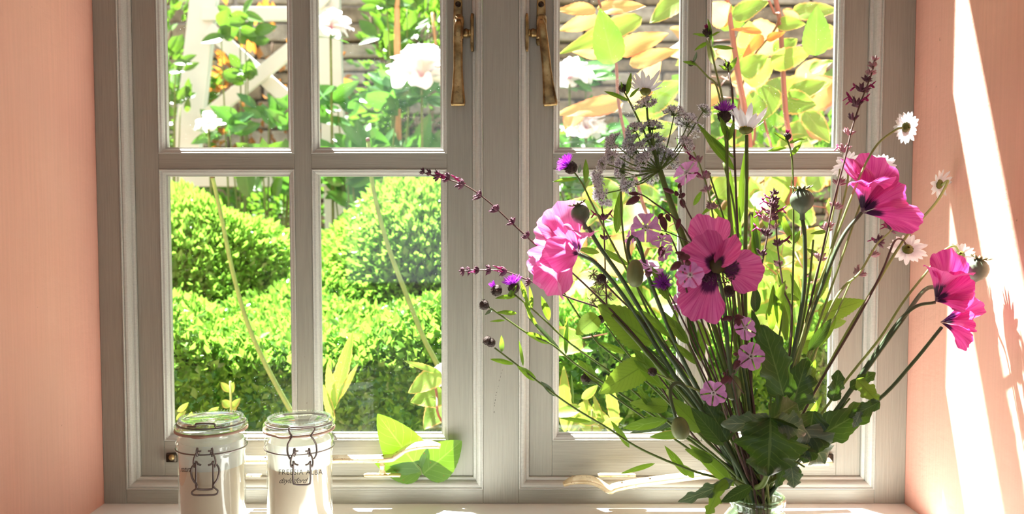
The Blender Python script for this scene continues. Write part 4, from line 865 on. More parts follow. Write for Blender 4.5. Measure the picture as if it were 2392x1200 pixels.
# ---- jars
def jar(label, X, y, clasp_X, closed, zrim_px, tabX, text):
    c = P(X, 1000, y); r = px(78.5, y); zr = c.z          # lid rim height
    base = V((c.x, c.y, ZS)); j = T('candle_jar', label, 'jar', tuple(base))
    H = PZ(1000, y)-ZS
    z = lambda Y: PZ(Y, y-r*.97)-ZS
    Mj = Matrix.Translation(base)
    zg = z(1021)                                        # seal height
    body = [(.0001, .001), (r*.86, .001), (r*.94, .004), (r*.965, .012), (r*.97, z(1076)), (r*1.0, z(1069)), (r*1.015, z(1063)), (r*1.005, z(1059)), (r*1.0, z(1056)), (r*1.03, z(1049)), (r*1.02, z(1042)), (r*.97, z(1036)), (r*.95, z(1028)), (r*1.0, zg)]
    part('glass_body', MB().lathe(body, Mj, 56), M['jar'], j)
    wx = [(.0001, .006), (r*.84, .006), (r*.90, .010), (r*.91, z(1130)), (r*.915, z(1104)), (r*.86, z(1094)), (.0001, z(1096))]
    part('candle_wax', MB().lathe(wx, Mj, 48), M['wax'], j)
    part('wax_residue', MB().lathe([(r*.93, z(1104)), (r*.93, z(1070)), (r*.93, z(1044))], Mj, 48), M['frost'], j)
    part('wick', MB().tube([base+V((0, 0, z(1086))), base+V((.001, 0, z(1072)))], .0008, 6), M['ink'], j)
    part('rubber_seal', MB().lathe([(r*.98, zg), (r*1.06, zg), (r*1.065, zg+.0012), (r*1.06, zg+.0026), (r*.98, zg+.0026)], Mj, 56), M['rubber'], j)
    # seal tab
    an = math.asin(max(-1, min(1, (tabX-X)/85)))+.22; g = MB()
    vs = []
    for k in range(9):
        a = an-.22+.44*k/8; rr_ = r*(1.065+.075*math.sin(math.pi*k/8))
        for q, zz in ((r*1.03, zg-.0002), (rr_, zg-.0003), (rr_, zg+.0024), (r*1.03, zg+.0024)): vs.append(base+V((math.sin(a)*q, -math.cos(a)*q, zz)))
    g.add(vs, [(i*4+m, i*4+(m+1) % 4, i*4+4+(m+1) % 4, i*4+4+m) for i in range(8) for m in range(4)]); part('seal_tab', g, M['rubber'], j)
    lid = [(r*.98, zg+.003), (r*1.04, zg+.003), (r*1.06, zg+.006), (r*1.03, zg+.0085), (r*.985, z(1006)), (r*.965, z(1002)), (r*.975, z(999)), (r*.97, z(996)), (r*.93, z(993)), (r*.78, z(994)), (r*.70, z(996)), (.0001, z(997))]
    lo = part('glass_lid', MB().lathe(lid, Mj, 64), M['lidglass'], j)
    part('lid_underside', MB().lathe([(r*.90, zg+.003), (r*.88, z(1002)), (r*.6, z(996)), (.0001, z(995))], Mj, 48), M['lidglass'], j)
    g = MB()
    for k in range(60):
        a = k/60*6.283; q = base+V((math.cos(a)*r*.88, math.sin(a)*r*.88, z(993)+.0006)); g.tube([q, q+V((math.cos(a)*r*.05, math.sin(a)*r*.05, 0))], .0007, 4)
    part('knurled_ring', g, M['lidglass'], lo)
    def cyl(Xp, Yp, rad=1.03):
        o_ = V((0, -DIST, EYE)); d_ = P(Xp, Yp, 0)-o_; ox, oy = o_.x-base.x, o_.y-base.y; R_ = r*rad
        A_ = d_.x**2+d_.y**2; B_ = ox*d_.x+oy*d_.y; C_ = ox*ox+oy*oy-R_*R_; D_ = max(0, B_*B_-A_*C_)
        return o_+d_*((-B_-math.sqrt(D_))/A_)
    # wire bands
    def band(zb, rad, tilt=0):
        pts = [base+V((math.sin(k/48*6.283)*r*rad, -math.cos(k/48*6.283)*r*rad, zb+tilt*math.cos(k/48*6.283))) for k in range(49)]
        return MB().tube(pts, .00085, 6, False)
    part('neck_wire', band(z(1061), 1.025), M['wire'], j)
    part('lid_wire', band(z(1002), .985), M['wire'], j)
    def wire(path, name, lw=.0011):
        part(name, MB().tube(cr([cyl(a, b, 1.03+o) for a, b, o in path], 5), lw, 7), M['wire'], j)
    K = clasp_X
    if closed:
        wire([(K-28, 1011, .03), (K-30, 1004, .04), (K-26, 998, .03), (K, 997, .02), (K+26, 997, .03), (K+30, 1003, .04), (K+26, 1009, .04), (K+22, 1018, .05), (K+28, 1027, .05), (K+34, 1040, .05), (K+34, 1060, .06), (K+28, 1072, .06)], 'bail')
        wire([(K-28, 1011, .03), (K-23, 1020, .05), (K-28, 1028, .05), (K-33, 1040, .05), (K-33, 1058, .06), (K-27, 1072, .06)], 'bail')
    else:
        wire([(K-40, 996, .0), (K-22, 996, .0), (K-20, 990, .03), (K, 989, .03), (K+22, 990, .03), (K+26, 997, .02), (K+40, 995, .0)], 'bail')
        wire([(K-22, 1082, .06), (K-30, 1092, .07), (K-31, 1108, .08), (K-26, 1122, .09), (K-18, 1132, .09), (K-19, 1140, .09), (K-29, 1148, .09), (K-26, 1155, .09), (K, 1156, .09), (K+26, 1154, .09), (K+31, 1146, .09), (K+22, 1137, .09), (K+22, 1130, .09), (K+30, 1118, .09), (K+34, 1100, .08), (K+32, 1090, .07), (K+26, 1082, .06)], 'bail')
    for s_ in (-1, 1):
        wire([(K+s_*14, 1068-8, .03), (K+s_*16, 1052, .05), (K+s_*17, 1046, .03), (K+s_*19, 1054, .06), (K+s_*17, 1066, .03)], 'wire_loop', .0010)
        wire([(K+s_*8, 1053, .04), (K+s_*15, 1053, .05)], 'hinge_pin')
        wire([(K+s_*18, 1056, .06), (K+s_*24, 1068, .07), (K+s_*26, 1080, .07), (K+s_*24, 1090, .06), (K+s_*20, 1084, .06)], 'link_wire')
        wire([(K+s_*20, 1088, .05), (K+s_*19, 1078, .06), (K+s_*16, 1083, .05), (K+s_*8, 1086, .04)], 'link_wire')
    yb = 1131 if closed else 1142
    wire([(K-20, 1076, .06), (K-20, 1100, .06), (K-20, yb-8, .06), (K-15, yb, .06), (K+15, yb, .06), (K+20, yb-8, .06), (K+20, 1100, .06), (K+20, 1076, .06)], 'lever')
    # printed lettering wrapped round the glass
    for (s_, Xt, Yt, size, shear, wpx) in text:
        cu = bpy.data.curves.new('t', 'FONT'); cu.body = s_; cu.size = 1; cu.shear = shear; cu.align_x = 'LEFT'; cu.space_character = 1.12 if not shear else .95
        to = bpy.data.objects.new('t', cu); C.objects.link(to); bpy.context.view_layer.update()
        me = bpy.data.meshes.new_from_object(to.evaluated_get(bpy.context.evaluated_depsgraph_get()))
        bpy.data.objects.remove(to); vs = [q.co.copy() for q in me.vertices]; x1 = max(q.x for q in vs); kx = wpx/x1
        mb = MB(); out = []
        for q in vs: out.append(cyl(Xt+q.x*kx, Yt-q.y*size, .985))
        mb.add(out, [tuple(p.vertices) for p in me.polygons]); part('lettering', mb, M['ink'], j, smooth=False)
        bpy.data.meshes.remove(me)
    return j
jar('white candle jar with glass lid, wire clasp hanging open, left of the pair', 494, -.125, 478, False, 0, 476, [('natural', 421, 1102, 20, .5, 28)])
jar('white candle jar with printed name, wire clasp fastened, right of the pair', 699, -.125, 705, True, 0, 665, [('FREESIA ALBA', 650, 1108, 17, 0, 104), ('daylesford', 650, 1128, 18, .6, 70)])

# ---- leaf sprig against the left casement rail
sg = T('leaf_sprig', 'sprig of three bright green leaves standing behind the left brass stay', 'leaf', tuple(P(980, 1109, -.002)))
t_ = MB(); t_.tube(cr([P(985, 1109, -.001), P(983, 1095, -.002), P(975, 1085, -.002)], 4), .0008, 6); part('stem', t_, M['stem'], sg)
BR = dict(fold=.06, serr=.012, nseg=22, shape='ovate', nu=8)
M['sprigleaf'] = leafmat('bright_leaf', lin((76, 124, 34)), lin((110, 154, 46)), lin((160, 190, 90)), .45, tcol=lin((140, 180, 16)), nveins=7, veinamt=.5, spots=lin((170, 90, 40)))
for (a, b, h, s_) in (((982, 1100), (882, 968), 50, 1), ((984, 1106), (874, 1078), 32, 2), ((988, 1107), (1078, 1030), 46, 3)):
    add_leaf(sg, a, b, .006, -.003 if s_ > 1 else -.012, h, 'sprigleaf', bend=.02, seed=s_, nrm=(0, -1, .15), **BR)
# ================================================================== garden outside
GZ = EYE-1.0
def gy(d): return d-DIST            # world y for a distance d from the camera
struct('ground', MB().box(-9, 9, WO+.001, 14, GZ-.1, GZ), M['soil'])

def leafcloud(pts, nrms, size, seed, jit=.9):
    """many small folded leaves as one mesh"""
    rs = np.random.RandomState(seed); n = len(pts)
    d = nrms+rs.normal(0, jit, (n, 3)); d /= np.linalg.norm(d, axis=1)[:, None]
    o = rs.normal(0, 1, (n, 3)); s = np.cross(d, o); s /= np.linalg.norm(s, axis=1)[:, None]; nn = np.cross(d, s)
    L = size*rs.uniform(.7, 1.3, n)[:, None]; W_ = L*.30
    v = np.stack([pts, pts+d*L*.45-s*W_+nn*W_*.35, pts+d*L, pts+d*L*.45+s*W_+nn*W_*.35, pts+d*L*.5], 1).reshape(-1, 3)
    b = np.arange(n)[:, None]*5
    f = np.concatenate([b+np.array([0, 1, 4]), b+np.array([1, 2, 4]), b+np.array([0, 4, 3]), b+np.array([4, 2, 3])], 0)
    uv = np.tile(np.array([[.5, 0], [0, .5], [.5, 1], [1, .5], [.5, .5]], dtype=np.float32), (n, 1))
    return v, f, uv
def cloud_part(name, v, f, uv, mat, parent):
    org = np.array(ORG[parent.name]); me = bpy.data.meshes.new(name); nv = len(v); nf = len(f)
    me.vertices.add(nv); me.vertices.foreach_set('co', (v-org).astype(np.float32).ravel())
    me.loops.add(nf*3); me.loops.foreach_set('vertex_index', f.astype(np.int32).ravel())
    me.polygons.add(nf); me.polygons.foreach_set('loop_start', np.arange(nf, dtype=np.int32)*3); me.polygons.foreach_set('loop_total', np.full(nf, 3, dtype=np.int32))
    me.update(calc_edges=True); ul = me.uv_layers.new(name='uv'); ul.data.foreach_set('uv', uv[f.ravel()].astype(np.float32).ravel())
    me.materials.append(mat); o = bpy.data.objects.new(name, me); C.objects.link(o); o.parent = parent; o['kind'] = 'stuff'; return o
def hedge_surface(kind, prm, n, seed):
    rs = np.random.RandomState(seed)
    if kind == 'mound':
        cx_, cy_, cz_, rx, ry, rz = prm
        d = rs.normal(0, 1, (n, 3)); d /= np.linalg.norm(d, axis=1)[:, None]; d[:, 2] = np.where(d[:, 2] < -.35, -d[:, 2], d[:, 2]); d[:, 1] = np.where((d[:, 1] > .3), -d[:, 1], d[:, 1])
        p = np.array([cx_, cy_, cz_])+d*np.array([rx, ry, rz]); nr = d
    else:
        x0, x1, y0, y1, z0, z1 = prm; a1 = (z1-z0); a2 = (y1-y0); t = rs.uniform(0, a1+a2, n)
        x = rs.uniform(x0, x1, n); rnd = .08
        front = t < a1
        y = np.where(front, y0+rnd*np.clip(1-(a1-t)/rnd, 0, 1)**2*.6, y0+(t-a1)); z = np.where(front, z0+t, z1)
        z = z-np.where(~front, rnd*.5*np.clip(1-(t-a1)/rnd, 0, 1)**2, 0)
        p = np.stack([x, y, z], 1); nr = np.where(front[:, None], np.array([[0, -1, .25]]), np.array([[0, -.15, 1]]))
    und = np.sin(p[:, 0]*9+p[:, 1]*4)*.018+np.sin(p[:, 0]*23+p[:, 2]*17)*.012+np.sin(p[:, 1]*29+p[:, 0]*11)*.010
    if kind != 'mound': und = und+.020*np.sin(p[:, 0]*6.3+1)+.016*np.sin(p[:, 0]*13+p[:, 1]*9)+.012*np.sin(p[:, 1]*17)
    else: und = und+.014*np.sin(p[:, 0]*15+p[:, 2]*8)+.012*np.sin(p[:, 2]*19+2)
    p = p+nr*(und[:, None]+rs.uniform(-.075, .012, (n, 1))*rs.uniform(.2, 1, (n, 1)))
    return p, nr
def hedge(label, kind, prm, n, seed, size=.021):
    if kind == 'mound':
        loc = (prm[0], prm[1], GZ); g = MB(); k = .80
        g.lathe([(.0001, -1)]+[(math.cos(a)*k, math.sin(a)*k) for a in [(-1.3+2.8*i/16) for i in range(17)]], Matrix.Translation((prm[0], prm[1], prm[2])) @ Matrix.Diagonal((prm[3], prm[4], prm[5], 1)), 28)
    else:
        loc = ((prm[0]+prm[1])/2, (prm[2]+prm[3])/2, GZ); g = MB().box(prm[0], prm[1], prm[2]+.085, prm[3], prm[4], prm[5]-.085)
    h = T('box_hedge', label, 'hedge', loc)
    part('core', g, M['hedgecore'], h)  # solid dark core stands in for the shade between the leaves
    p, nr = hedge_surface(kind, prm, n, seed)
    v, f, uv = leafcloud(p, nr, size, seed); cloud_part('foliage', v, f, uv, M['hedgeleaf'], h)
    # trunk to the ground
    part('trunk', MB().tube([V((loc[0], loc[1], GZ)), V((loc[0], loc[1], max(GZ+.05, (prm[2] if kind == 'mound' else prm[4]))))], .03, 8), M['bark'], h)
    return h
hedge('low clipped box hedge running along the front of the garden', 'box', (-1.15, 1.15, gy(1.55), gy(2.0), GZ+.02, EYE-.215), 95000, 1, .021)
hedge('rounded box bush behind the low hedge, in the left panes', 'mound', (-.88, gy(2.38), EYE-.36, .40, .30, .40), 24000, 2, .022)
hedge('taller rounded box bush behind the low hedge, in the second column of panes', 'mound', (-.22, gy(2.38), EYE-.36, .36, .30, .425), 24000, 3, .022)
hedge('smaller box bush between the two rounded ones', 'mound', (-.57, gy(2.2), EYE-.42, .26, .2, .27), 9000, 4, .021)
hedge('box bush behind the flowers, seen through the right casement', 'mound', (.45, gy(2.3), EYE-.42, .42, .28, .38), 13000, 5, .022)

# ---- stone garden wall
gw = T('garden_wall', 'old rough stone garden wall at the back of the garden', 'wall', (0, gy(5.0), GZ))
part('wall_core', MB().box(-4.5, 4.5, gy(5.05), gy(5.4), GZ, EYE+2.1), M['mortar'], gw)
rr = random.Random(5); z = EYE-.35; cnt = 0
me_cache = []
while z < EYE+1.5 and cnt < 290:
    h = rr.uniform(.07, .12); x = -2.5+rr.uniform(-.2, 0)
    while x < 2.5 and cnt < 290:
        wd = rr.uniform(.24, .5); g = MB()
        y0 = gy(5.05)-rr.uniform(.015, .05); j_ = .008
        g.box(x+.008, x+wd-.008, y0, gy(5.06), z+.007, z+h-.007)
        for i in range(8): g.v[i] += V((rr.uniform(-j_, j_), rr.uniform(-j_, j_) if g.v[i].y < gy(5.03) else 0, rr.uniform(-j_, j_)*.6))
        part('stone', g, M[rr.choice(['stone', 'stone', 'stone2'])], gw, smooth=False, bevel=.012); cnt += 1
        x += wd
    z += h
# ---- back shrub masses (leaves too many to count)
def shrub(label, c, rad, n, size, mat, seed, trunk=True, name='shrub', flat=1.0):
    s = T(name, label, 'shrub', (c[0], c[1], GZ)); rs = np.random.RandomState(seed)
    d = rs.normal(0, 1, (n, 3)); d /= np.linalg.norm(d, axis=1)[:, None]; q = rs.uniform(.25, 1, (n, 1))**.5
    p = np.array(c)+d*np.array(rad)*q; p = p+np.sin(p*11+seed)*.05
    v, f, uv = leafcloud(p, d*.6+np.array([[0, -.5, .1]]), size, seed, 1.0)
    cloud_part('foliage', v, f, uv, M[mat], s)
    for k in range(5):
        a = rs.uniform(-1, 1)*rad[0]*.5; part('branch', MB().tube(cr([V((c[0]+a*.2, c[1], GZ)), V((c[0]+a*.7, c[1]+.03, c[2]-rad[2]*.4)), V((c[0]+a*1.5, c[1], c[2]+rad[2]*.6))], 5), [.014, .004], 6), M['bark'], s)
    return s
shrub('leafy shrub at the far left behind the white trellis', (-2.0, gy(4.2), EYE+.45), (.60, .35, .80), 2600, .060, 'shrubleaf', 1)
shrub('dark green undergrowth behind the box bushes on the left', (-.95, gy(4.0), EYE-.05), (.95, .3, .33), 3600, .05, 'shrubleaf', 2)
shrub('bushy shrub against the stone wall left of the mullion', (-.42, gy(4.4), EYE+.55), (.42, .3, .75), 2000, .06, 'shrubleaf', 3)
shrub('dark green undergrowth in front of the stone wall, middle', (.15, gy(3.9), EYE-.02), (.8, .3, .36), 3000, .06, 'shrubleaf', 4)
shrub('green undergrowth behind the flowers on the right', (1.25, gy(3.7), EYE+.0), (.8, .35, .50), 3200, .06, 'shrubleaf', 6)
shrub('orange tinged climber behind the white trellis', (-1.30, gy(4.5), EYE+.62), (.5, .22, .45), 380, .06, 'roseorange', 7)

# ---- white trellis
tr = T('garden_trellis', 'white painted wooden garden trellis with crossed braces', 'trellis', tuple(P(432, 900, gy(3.3))[:2])+(GZ,))
def plank(a, b, d, wpx, name='post', th=.045, dd=0):
    A = P(a[0], a[1], gy(d)); B = P(b[0], b[1], gy(d)); dv = (B-A).normalized(); s = V((dv.z, 0, -dv.x)).normalized()*px(wpx/2, gy(d)); t = V((0, th, 0))
    vs = [A-s, A+s, B+s, B-s]; vs = vs+[q+t for q in vs]
    return part(name, MB().add(vs, [(0, 1, 2, 3), (7, 6, 5, 4), (0, 4, 5, 1), (1, 5, 6, 2), (2, 6, 7, 3), (3, 7, 4, 0)]), M['whitewood'], tr, smooth=False, bevel=.003)
zb = 500+(EYE-GZ)/3.3*F
plank((472, -250), (470, -60), 3.3, 58) if False else None
plank((500, -250), (350, 1100), 3.3, 60)
plank((756, -250), (806, 1100), 3.3, 52)
plank((470, 31), (790, 31), 3.28, 31, 'rail', .03); plank((430, 420), (790, 420), 3.28, 31, 'rail', .03)
plank((486, 66), (690, 248), 3.27, 33, 'brace', .025); plank((690, 105), (470, 280), 3.24, 33, 'brace', .025)
plank((486, -260), (760, 10), 3.27, 33, 'brace', .025)

# ---- canes
for lb, a, b, d, r in (('orange bamboo cane standing upright behind the left casement peony', (926, -120), (936, 900), 2.98, .010), ('pale slanting cane among the leaves left of the mullion', (1010, 30), (1040, 300), 4.0, .006)):
    A = P(*a, gy(d)); B = P(*b, gy(d)); B2 = A.lerp(B, (A.z-GZ)/(A.z-B.z)); g = MB(); pts = [A.lerp(B2, i/24) for i in range(25)]
    g.tube(pts, [r*(1.12 if i % 4 == 0 else 1) for i in range(25)], 8); part('bamboo_cane', g, M['cane'], None, label=lb, cat='cane')

# ---- peonies
def peony(label, X, Y, d, rpx, seed, stemto, pink=False, n=34):
    y = gy(d); c = P(X, Y, y); Rr = px(rpx, y); rr = random.Random(seed)
    T_ = T('peony', label, 'flower', (P(stemto, 900, y).x, y, GZ))
    part('stem', MB().tube(cr([V((P(stemto, 900, y).x, y, GZ)), P((stemto+X)/2, 700, y), c-V((0, 0, Rr*.5))], 8), [.006, .004], 7), M['stem'], T_)
    for k in range(n):
        th = rr.uniform(0, 6.283); el = rr.uniform(-.5, 1.4); L = Rr*rr.uniform(.75, 1.12)
        dr = V((math.cos(th)*math.cos(el), math.sin(th)*math.cos(el), math.sin(el)*.9))
        g = MB(); petal(g, c-V((0, 0, Rr*.25)), c-V((0, 0, Rr*.25))+dr*L, V((0, 0, 1))+dr*.2, .55, rr.uniform(.2, .5), .05, k, 8, 6); part('petal', g, M['peony'], T_)
    for k in range(5):
        a = rr.uniform(0, 6.28); g = MB(); leafmesh(g, c-V((0, 0, Rr*.7)), c+V((math.cos(a)*Rr, math.sin(a)*Rr, -Rr*rr.uniform(.5, 1))), Rr*.2, (0, -.3, 1), seed=k); part('leaf', g, M['peonyleaf'], T_)
    return T_
peony('big white peony blushing pink beneath, hanging by the left casement stile', 985, 165, 2.75, 88, 1, 990)
peony('white peony at the top left corner of the second pane column', 772, 55, 2.8, 48, 2, 790)
peony('small white rose-like peony in front of the trellis post', 487, 284, 2.8, 34, 3, 520, n=22)
peony('white peony behind the right fastener', 1330, 170, 2.8, 52, 4, 1350)
peony('large white peony low in the right casement upper pane', 1368, 292, 2.75, 58, 5, 1400)
peony('half hidden white peony behind the daisy above the umbel', 1525, 300, 2.85, 24, 6, 1530, n=18)
# peony foliage
def leafy_clump(label, cxp, d, rng, n, size, mat, seed, name='peony_plant', w=.22, up=.5):
    y = gy(d); b = V((P(cxp, 900, y).x, y, GZ)); T_ = T(name, label, 'plant', tuple(b)); rr = random.Random(seed)
    x0, x1, y0, y1 = rng
    for s in range(max(4, n//12)):
        X = rr.uniform(x0, x1); Y = rr.uniform(y0, y1); e = P(X, Y, y+rr.uniform(-.1, .1))
        part('stem', MB().tube(cr([b+V((rr.uniform(-.05, .05), 0, 0)), b.lerp(e, .6)+V((0, 0, .05)), e], 6), [.005, .002], 6), M['stem'], T_)
        for k in range(n//max(4, n//12)):
            a = rr.uniform(-1.3, 1.3); L = px(size, y)*rr.uniform(.7, 1.25); yy = rr.uniform(-.5, .35)
            s0 = e+V((rr.uniform(-1, 1), rr.uniform(-.3, .3), rr.uniform(-1, 1)))*px(size*.5, y)
            dr = V((math.sin(a), yy, math.cos(a)*up+rr.uniform(-.5, .5))).normalized()
            g = MB(); leafmesh(g, s0, s0+dr*L, L*w, (rr.uniform(-.5, .5), -1, rr.uniform(-.2, .9)), bend=rr.uniform(0, .3), fold=.25, nseg=7, seed=k); part('leaf', g, M[mat], T_)
    return T_
leafy_clump('peony foliage with broad pointed leaves behind the second upper pane', 860, 2.8, (740, 1030, 170, 470), 130, 82, 'peonyleaf', 1)
leafy_clump('peony foliage low across the first upper pane', 620, 2.85, (530, 690, 180, 440), 60, 60, 'peonyleaf', 2)
leafy_clump('broad leaves hanging above the hedge in the first lower pane', 650, 2.75, (590, 700, 400, 470), 20, 85, 'shrubleaf', 3, 'garden_plant')
leafy_clump('greenery behind the big peony at the top of the second pane column', 960, 3.0, (860, 1040, -20, 130), 48, 60, 'shrubleaf', 4, 'garden_plant')
leafy_clump('foliage behind the white trellis post on the far left', 400, 3.05, (390, 440, 20, 330), 34, 45, 'shrubleaf', 5, 'garden_plant')
leafy_clump('climber leaves tangled over the trellis crossing', 560, 3.0, (500, 600, 20, 210), 30, 48, 'shrubleaf', 6, 'climber', .3)
leafy_clump('green leaves behind the white peonies in the right casement', 1380, 2.85, (1300, 1600, 130, 420), 80, 60, 'peonyleaf', 8, 'garden_plant')
leafy_clump('bright leaves low behind the right casement, by the hedge', 1380, 1.45, (1300, 1480, 920, 1020), 20, 60, 'rosegreen', 9, 'garden_plant')
leafy_clump('small pale shoots at the foot of the left panes', 460, 1.45, (400, 560, 940, 1000), 12, 30, 'rosegreen', 10, 'garden_plant')

# ---- poppy stems outside the left casement
for lb, pts, d in (('pale hairy stem leaning right across the first lower pane, bare topped', [(497, 415), (520, 520), (545, 640), (580, 760), (625, 860), (680, 960), (740, 1060)], 1.45), ('pale hairy stem leaning right across the second lower pane', [(860, 330), (872, 440), (905, 570), (950, 690), (990, 790), (1025, 860), (1060, 960)], 1.45)):
    A = [P(p[0], p[1], gy(d)) for p in pts]; A.append(V((A[-1].x+.12, A[-1].y, GZ))); M.setdefault('garden_stem', simple('pale_green_garden_stem', lin((128, 154, 84)), .6, var=.15, trans=.3)); t2 = T('wild_poppy_stem', lb, 'stem', tuple(A[-1]))
    part('stem', MB().tube(cr(A, 6), [.0034, .005], 8), M['garden_stem'], t2); part('tip', MB().tube([A[0], A[0]+V((-.001, 0, .006))], [.004, .003], 8), M['darkstem'], t2)

# ---- rose bushes near the glass
def rose(label, stems, leaves, d0, seed, rnd=None, base=None, n=0):
    bx = P(base, 900, gy(d0)).x; T_ = T('rose_bush', label, 'shrub', (bx, gy(d0), GZ)); rr = random.Random(seed)
    for pts, r in stems:
        A = [P(p[0], p[1], gy(d0)) for p in pts]; A = A+[V((A[-1].x+.02, gy(d0+.35), A[-1].z-.12)), V((A[-1].x+.03, gy(2.12), GZ+.5)), V((A[-1].x+.03, gy(2.12), GZ))]
        part('stem', MB().tube(cr(A, 6), r, 8), M['rosestem'], T_)
    for (a, b, h, m, dd) in leaves:
        g = MB(); y = gy(d0+dd); leafmesh(g, P(a[0], a[1], y), P(b[0], b[1], y-.03), px(h, y), (rr.uniform(-.3, .3), -1, rr.uniform(-.1, .6)), bend=.08, fold=.12, serr=.03, nseg=18, shape='ovate', seed=int(a[0]), nu=6, wav=.08)
        part('leaf', g, M[m], T_)
    if rnd:
        for k in range(n):
            X = rr.uniform(rnd[0], rnd[1]); Y = rr.uniform(rnd[2], rnd[3]); a = rr.uniform(0, 6.28); L = rr.uniform(60, 130); y = gy(d0+rr.uniform(-.05, .5))
            m = rr.choice(rnd[4]); A = P(X, Y, y); B = P(X+L*math.cos(a), Y-L*math.sin(a)*.7, y+rr.uniform(-.06, .06))
            g = MB(); leafmesh(g, A, B, px(L*.34, y), (rr.uniform(-.5, .5), -1, rr.uniform(-.2, 1.0)), bend=.1, fold=.15, serr=.03, nseg=14, shape='ovate', seed=k, nu=4, wav=.1); part('leaf', g, M[m], T_)
            part('leaf_stalk', MB().tube([A, A+(A-B).normalized()*.05], .0012, 5), M['rosestem'], T_)
    return T_
rose('rose with peach coloured young leaves outside the right casement, left half',
     [([(1392, -20), (1436, 130), (1445, 240), (1470, 360), (1500, 470), (1520, 560)], [.0022, .0045])],
     [((1392, 22), (1300, 20), 18, 'rosepeach', 0), ((1395, 20), (1508, 10), 20, 'rosepeach', 0), ((1398, 40), (1308, 70), 20, 'rosepeach', .1), ((1432, 150), (1402, 22), 36, 'shrubleaf', -.08), ((1500, 40), (1310, 120), 26, 'rosegreen', .2), ((1440, 120), (1560, 76), 26, 'rosepeach', .05),
      ((1470, 150), (1588, 112), 20, 'rosepeach', .05), ((1402, 130), (1340, 120), 12, 'rosepeach', 0), ((1600, -10), (1520, 48), 28, 'rosegreen', .1), ((1455, 240), (1300, 262), 26, 'rosepeach', .1), ((1470, 240), (1545, 140), 30, 'rosepeach', .2), ((1500, 250), (1590, 190), 36, 'rosegreen', .2),
      ((1480, 260), (1585, 240), 30, 'rosegreen', .25), ((1480, 330), (1580, 290), 34, 'rosegreen', .3), ((1350, 255), (1320, 300), 24, 'rosepeach', .2)], 1.5, 3, (1320, 1640, 440, 800, ['rosegreen', 'rosegreen', 'rosegreen', 'rosepeach']), 1560, 34)
rose('rose with reddish stems and yellow-green leaves outside the right-hand panes',
     [([(1695, -20), (1706, 50), (1715, 110), (1722, 160), (1750, 400)], [.005, .0065]), ([(1808, -20), (1822, 50), (1826, 112), (1835, 260), (1850, 450)], [.0045, .006]), ([(1795, 0), (1808, 30), (1815, 60)], .0025)],
     [((1700, 48), (1655, 10), 30, 'rosepeach', 0), ((1700, 45), (1650, 45), 20, 'roseorange', .05), ((1710, 40), (1795, 0), 24, 'rosegreen', .05), ((1780, 75), (1712, 65), 10, 'roseorange', 0), ((1782, 82), (1738, 132), 13, 'roseorange', -.02), ((1790, 92), (1832, 75), 10, 'roseorange', -.02), ((1815, 55), (1880, 55), 18, 'rosegreen', 0),
      ((1905, 130), (1910, 15), 32, 'shrubleaf', -.08), ((1730, 170), (1790, 130), 30, 'rosegreen', .05), ((1800, 150), (1900, 115), 26, 'rosegreen', 0), ((1810, 130), (1860, 90), 26, 'rosegreen', .1), ((1890, 165), (1945, 140), 16, 'rosegreen', 0), ((1740, 190), (1810, 140), 32, 'rosegreen', .1), ((1840, 220), (1940, 190), 24, 'rosegreen', .05),
      ((1780, 230), (1740, 260), 30, 'rosegreen', .1), ((1830, 235), (1905, 245), 30, 'rosegreen', .05), ((1800, 200), (1780, 280), 34, 'rosegreen', .2), ((1880, 260), (1940, 330), 26, 'rosegreen', .1), ((1850, 30), (1960, 20), 24, 'rosegreen', .2), ((1835, 20), (1870, 60), 18, 'rosepeach', .2)], 1.6, 4, (1660, 1960, 420, 930, ['rosegreen']), 1800, 66)
rose('rose leaves with orange edges filling the upper right panes', [([(1760, 340), (1770, 260), (1790, 300), (1800, 400)], [.003, .003])], [], 1.95, 8, (1640, 1960, 60, 400, ['rosegreen', 'rosegreen', 'rosepeach', 'shrubleaf']), 1790, 40)
rose('pale yellow-green rose leaves at the foot of the second lower pane', [([(1010, 870), (1020, 920), (1030, 980)], .002)],
     [((1020, 868), (948, 842), 8, 'rosegreen', 0), ((1030, 870), (955, 915), 26, 'rosegreen', 0), ((1035, 920), (962, 935), 30, 'rosegreen', .02), ((1040, 935), (990, 1000), 30, 'rosegreen', .05), ((1060, 860), (990, 900), 26, 'peony', .04)], 1.32, 5, None, 1090, 0)
g = T('wild_poppy_stem', 'upright toothed leaf shoot at the left of the second lower pane', 'stem', tuple(P(790, 1020, gy(1.4))[:2])+(GZ,))
part('stem', MB().tube([P(790, 1010, gy(1.4)), V((P(790, 1020, gy(1.4)).x, gy(1.4), GZ))], .003, 6), M['palestem'], g)
for a, b, h in (((775, 960), (822, 775), 17), ((782, 955), (764, 850), 12), ((785, 940), (835, 850), 8), ((780, 990), (755, 900), 10)): add_leaf(g, a, b, gy(1.4), gy(1.38), h, 'rosegreen', serr=.06, nseg=20, bend=.05)
g = T('garden_plant', 'small two-tiered shoot between the two jars outside the glass', 'plant', tuple(P(540, 1020, gy(1.5))[:2])+(GZ,))
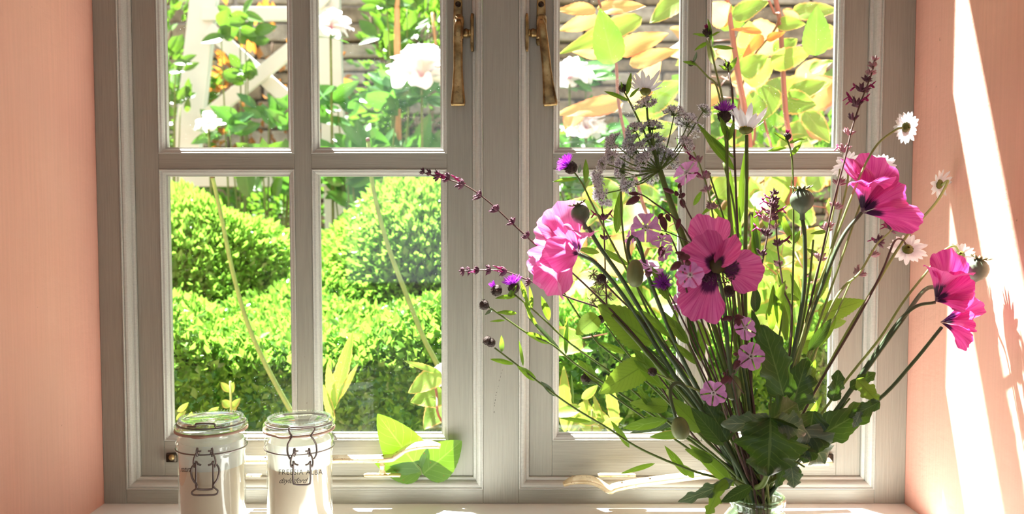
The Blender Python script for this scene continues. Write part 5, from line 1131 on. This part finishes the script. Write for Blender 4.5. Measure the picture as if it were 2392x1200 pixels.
part('stem', MB().tube([P(538, 890, gy(1.5)), P(540, 960, gy(1.5)), V((P(540, 1020, gy(1.5)).x, gy(1.5), GZ))], .002, 6), M['palestem'], g)
for a, b, h in (((538, 915), (515, 893), 8), ((538, 920), (545, 892), 7), ((538, 950), (518, 935), 10), ((540, 955), (560, 930), 8), ((540, 960), (552, 945), 8)): add_leaf(g, a, b, gy(1.5), gy(1.5), h, 'rosegreen')
g = T('garden_plant', 'spiky pale leaves at the foot of the right casement', 'plant', tuple(P(1370, 1050, gy(1.45))[:2])+(GZ,))
part('stem', MB().tube([P(1380, 1000, gy(1.45)), V((P(1370, 1050, gy(1.45)).x, gy(1.45), GZ))], .004, 6), M['palestem'], g)
for a, b, h in (((1330, 1010), (1372, 935), 20), ((1400, 1000), (1362, 925), 8), ((1410, 1000), (1388, 925), 8), ((1430, 1010), (1405, 960), 10), ((1320, 1010), (1318, 860), 16), ((1440, 1000), (1420, 880), 14)): add_leaf(g, a, b, gy(1.45), gy(1.43), h, 'rosegreen', serr=.05, nseg=16)

# ---- things of one kind carry one group
GRP = {'poppy': 'poppies in the vase', 'poppy_seed_pod': 'poppy seed pods in the vase', 'poppy_bud': 'poppy buds in the vase', 'daisy': 'daisies in the vase', 'knapweed': 'knapweed stems in the vase',
       'woundwort': 'woundwort spikes in the vase', 'red_campion': 'campions in the vase', 'wild_carrot': 'umbels in the vase', 'candle_jar': 'candle jars on the sill', 'box_hedge': 'clipped box in the garden',
       'shrub': 'shrubs by the garden wall', 'peony': 'white peonies in the garden', 'rose_bush': 'roses outside the panes', 'poppy_foliage': 'poppy leaves in the vase', 'leafy_sprig': 'leafy sprigs in the vase',
       'toothed_foliage': 'toothed leaves in the vase', 'jagged_foliage': 'leaves round the vase mouth', 'garden_plant': 'leafy plants in the garden', 'peony_plant': 'peony foliage in the garden', 'flower_stem': 'bare stems in the vase', 'bamboo_cane': 'garden canes', 'wild_poppy_stem': 'tall stems outside the left casement'}
for o in C.objects:
    if o.parent is None and 'category' in o.keys():
        g = GRP.get(o.name.split('.')[0])
        if g: o['group'] = g
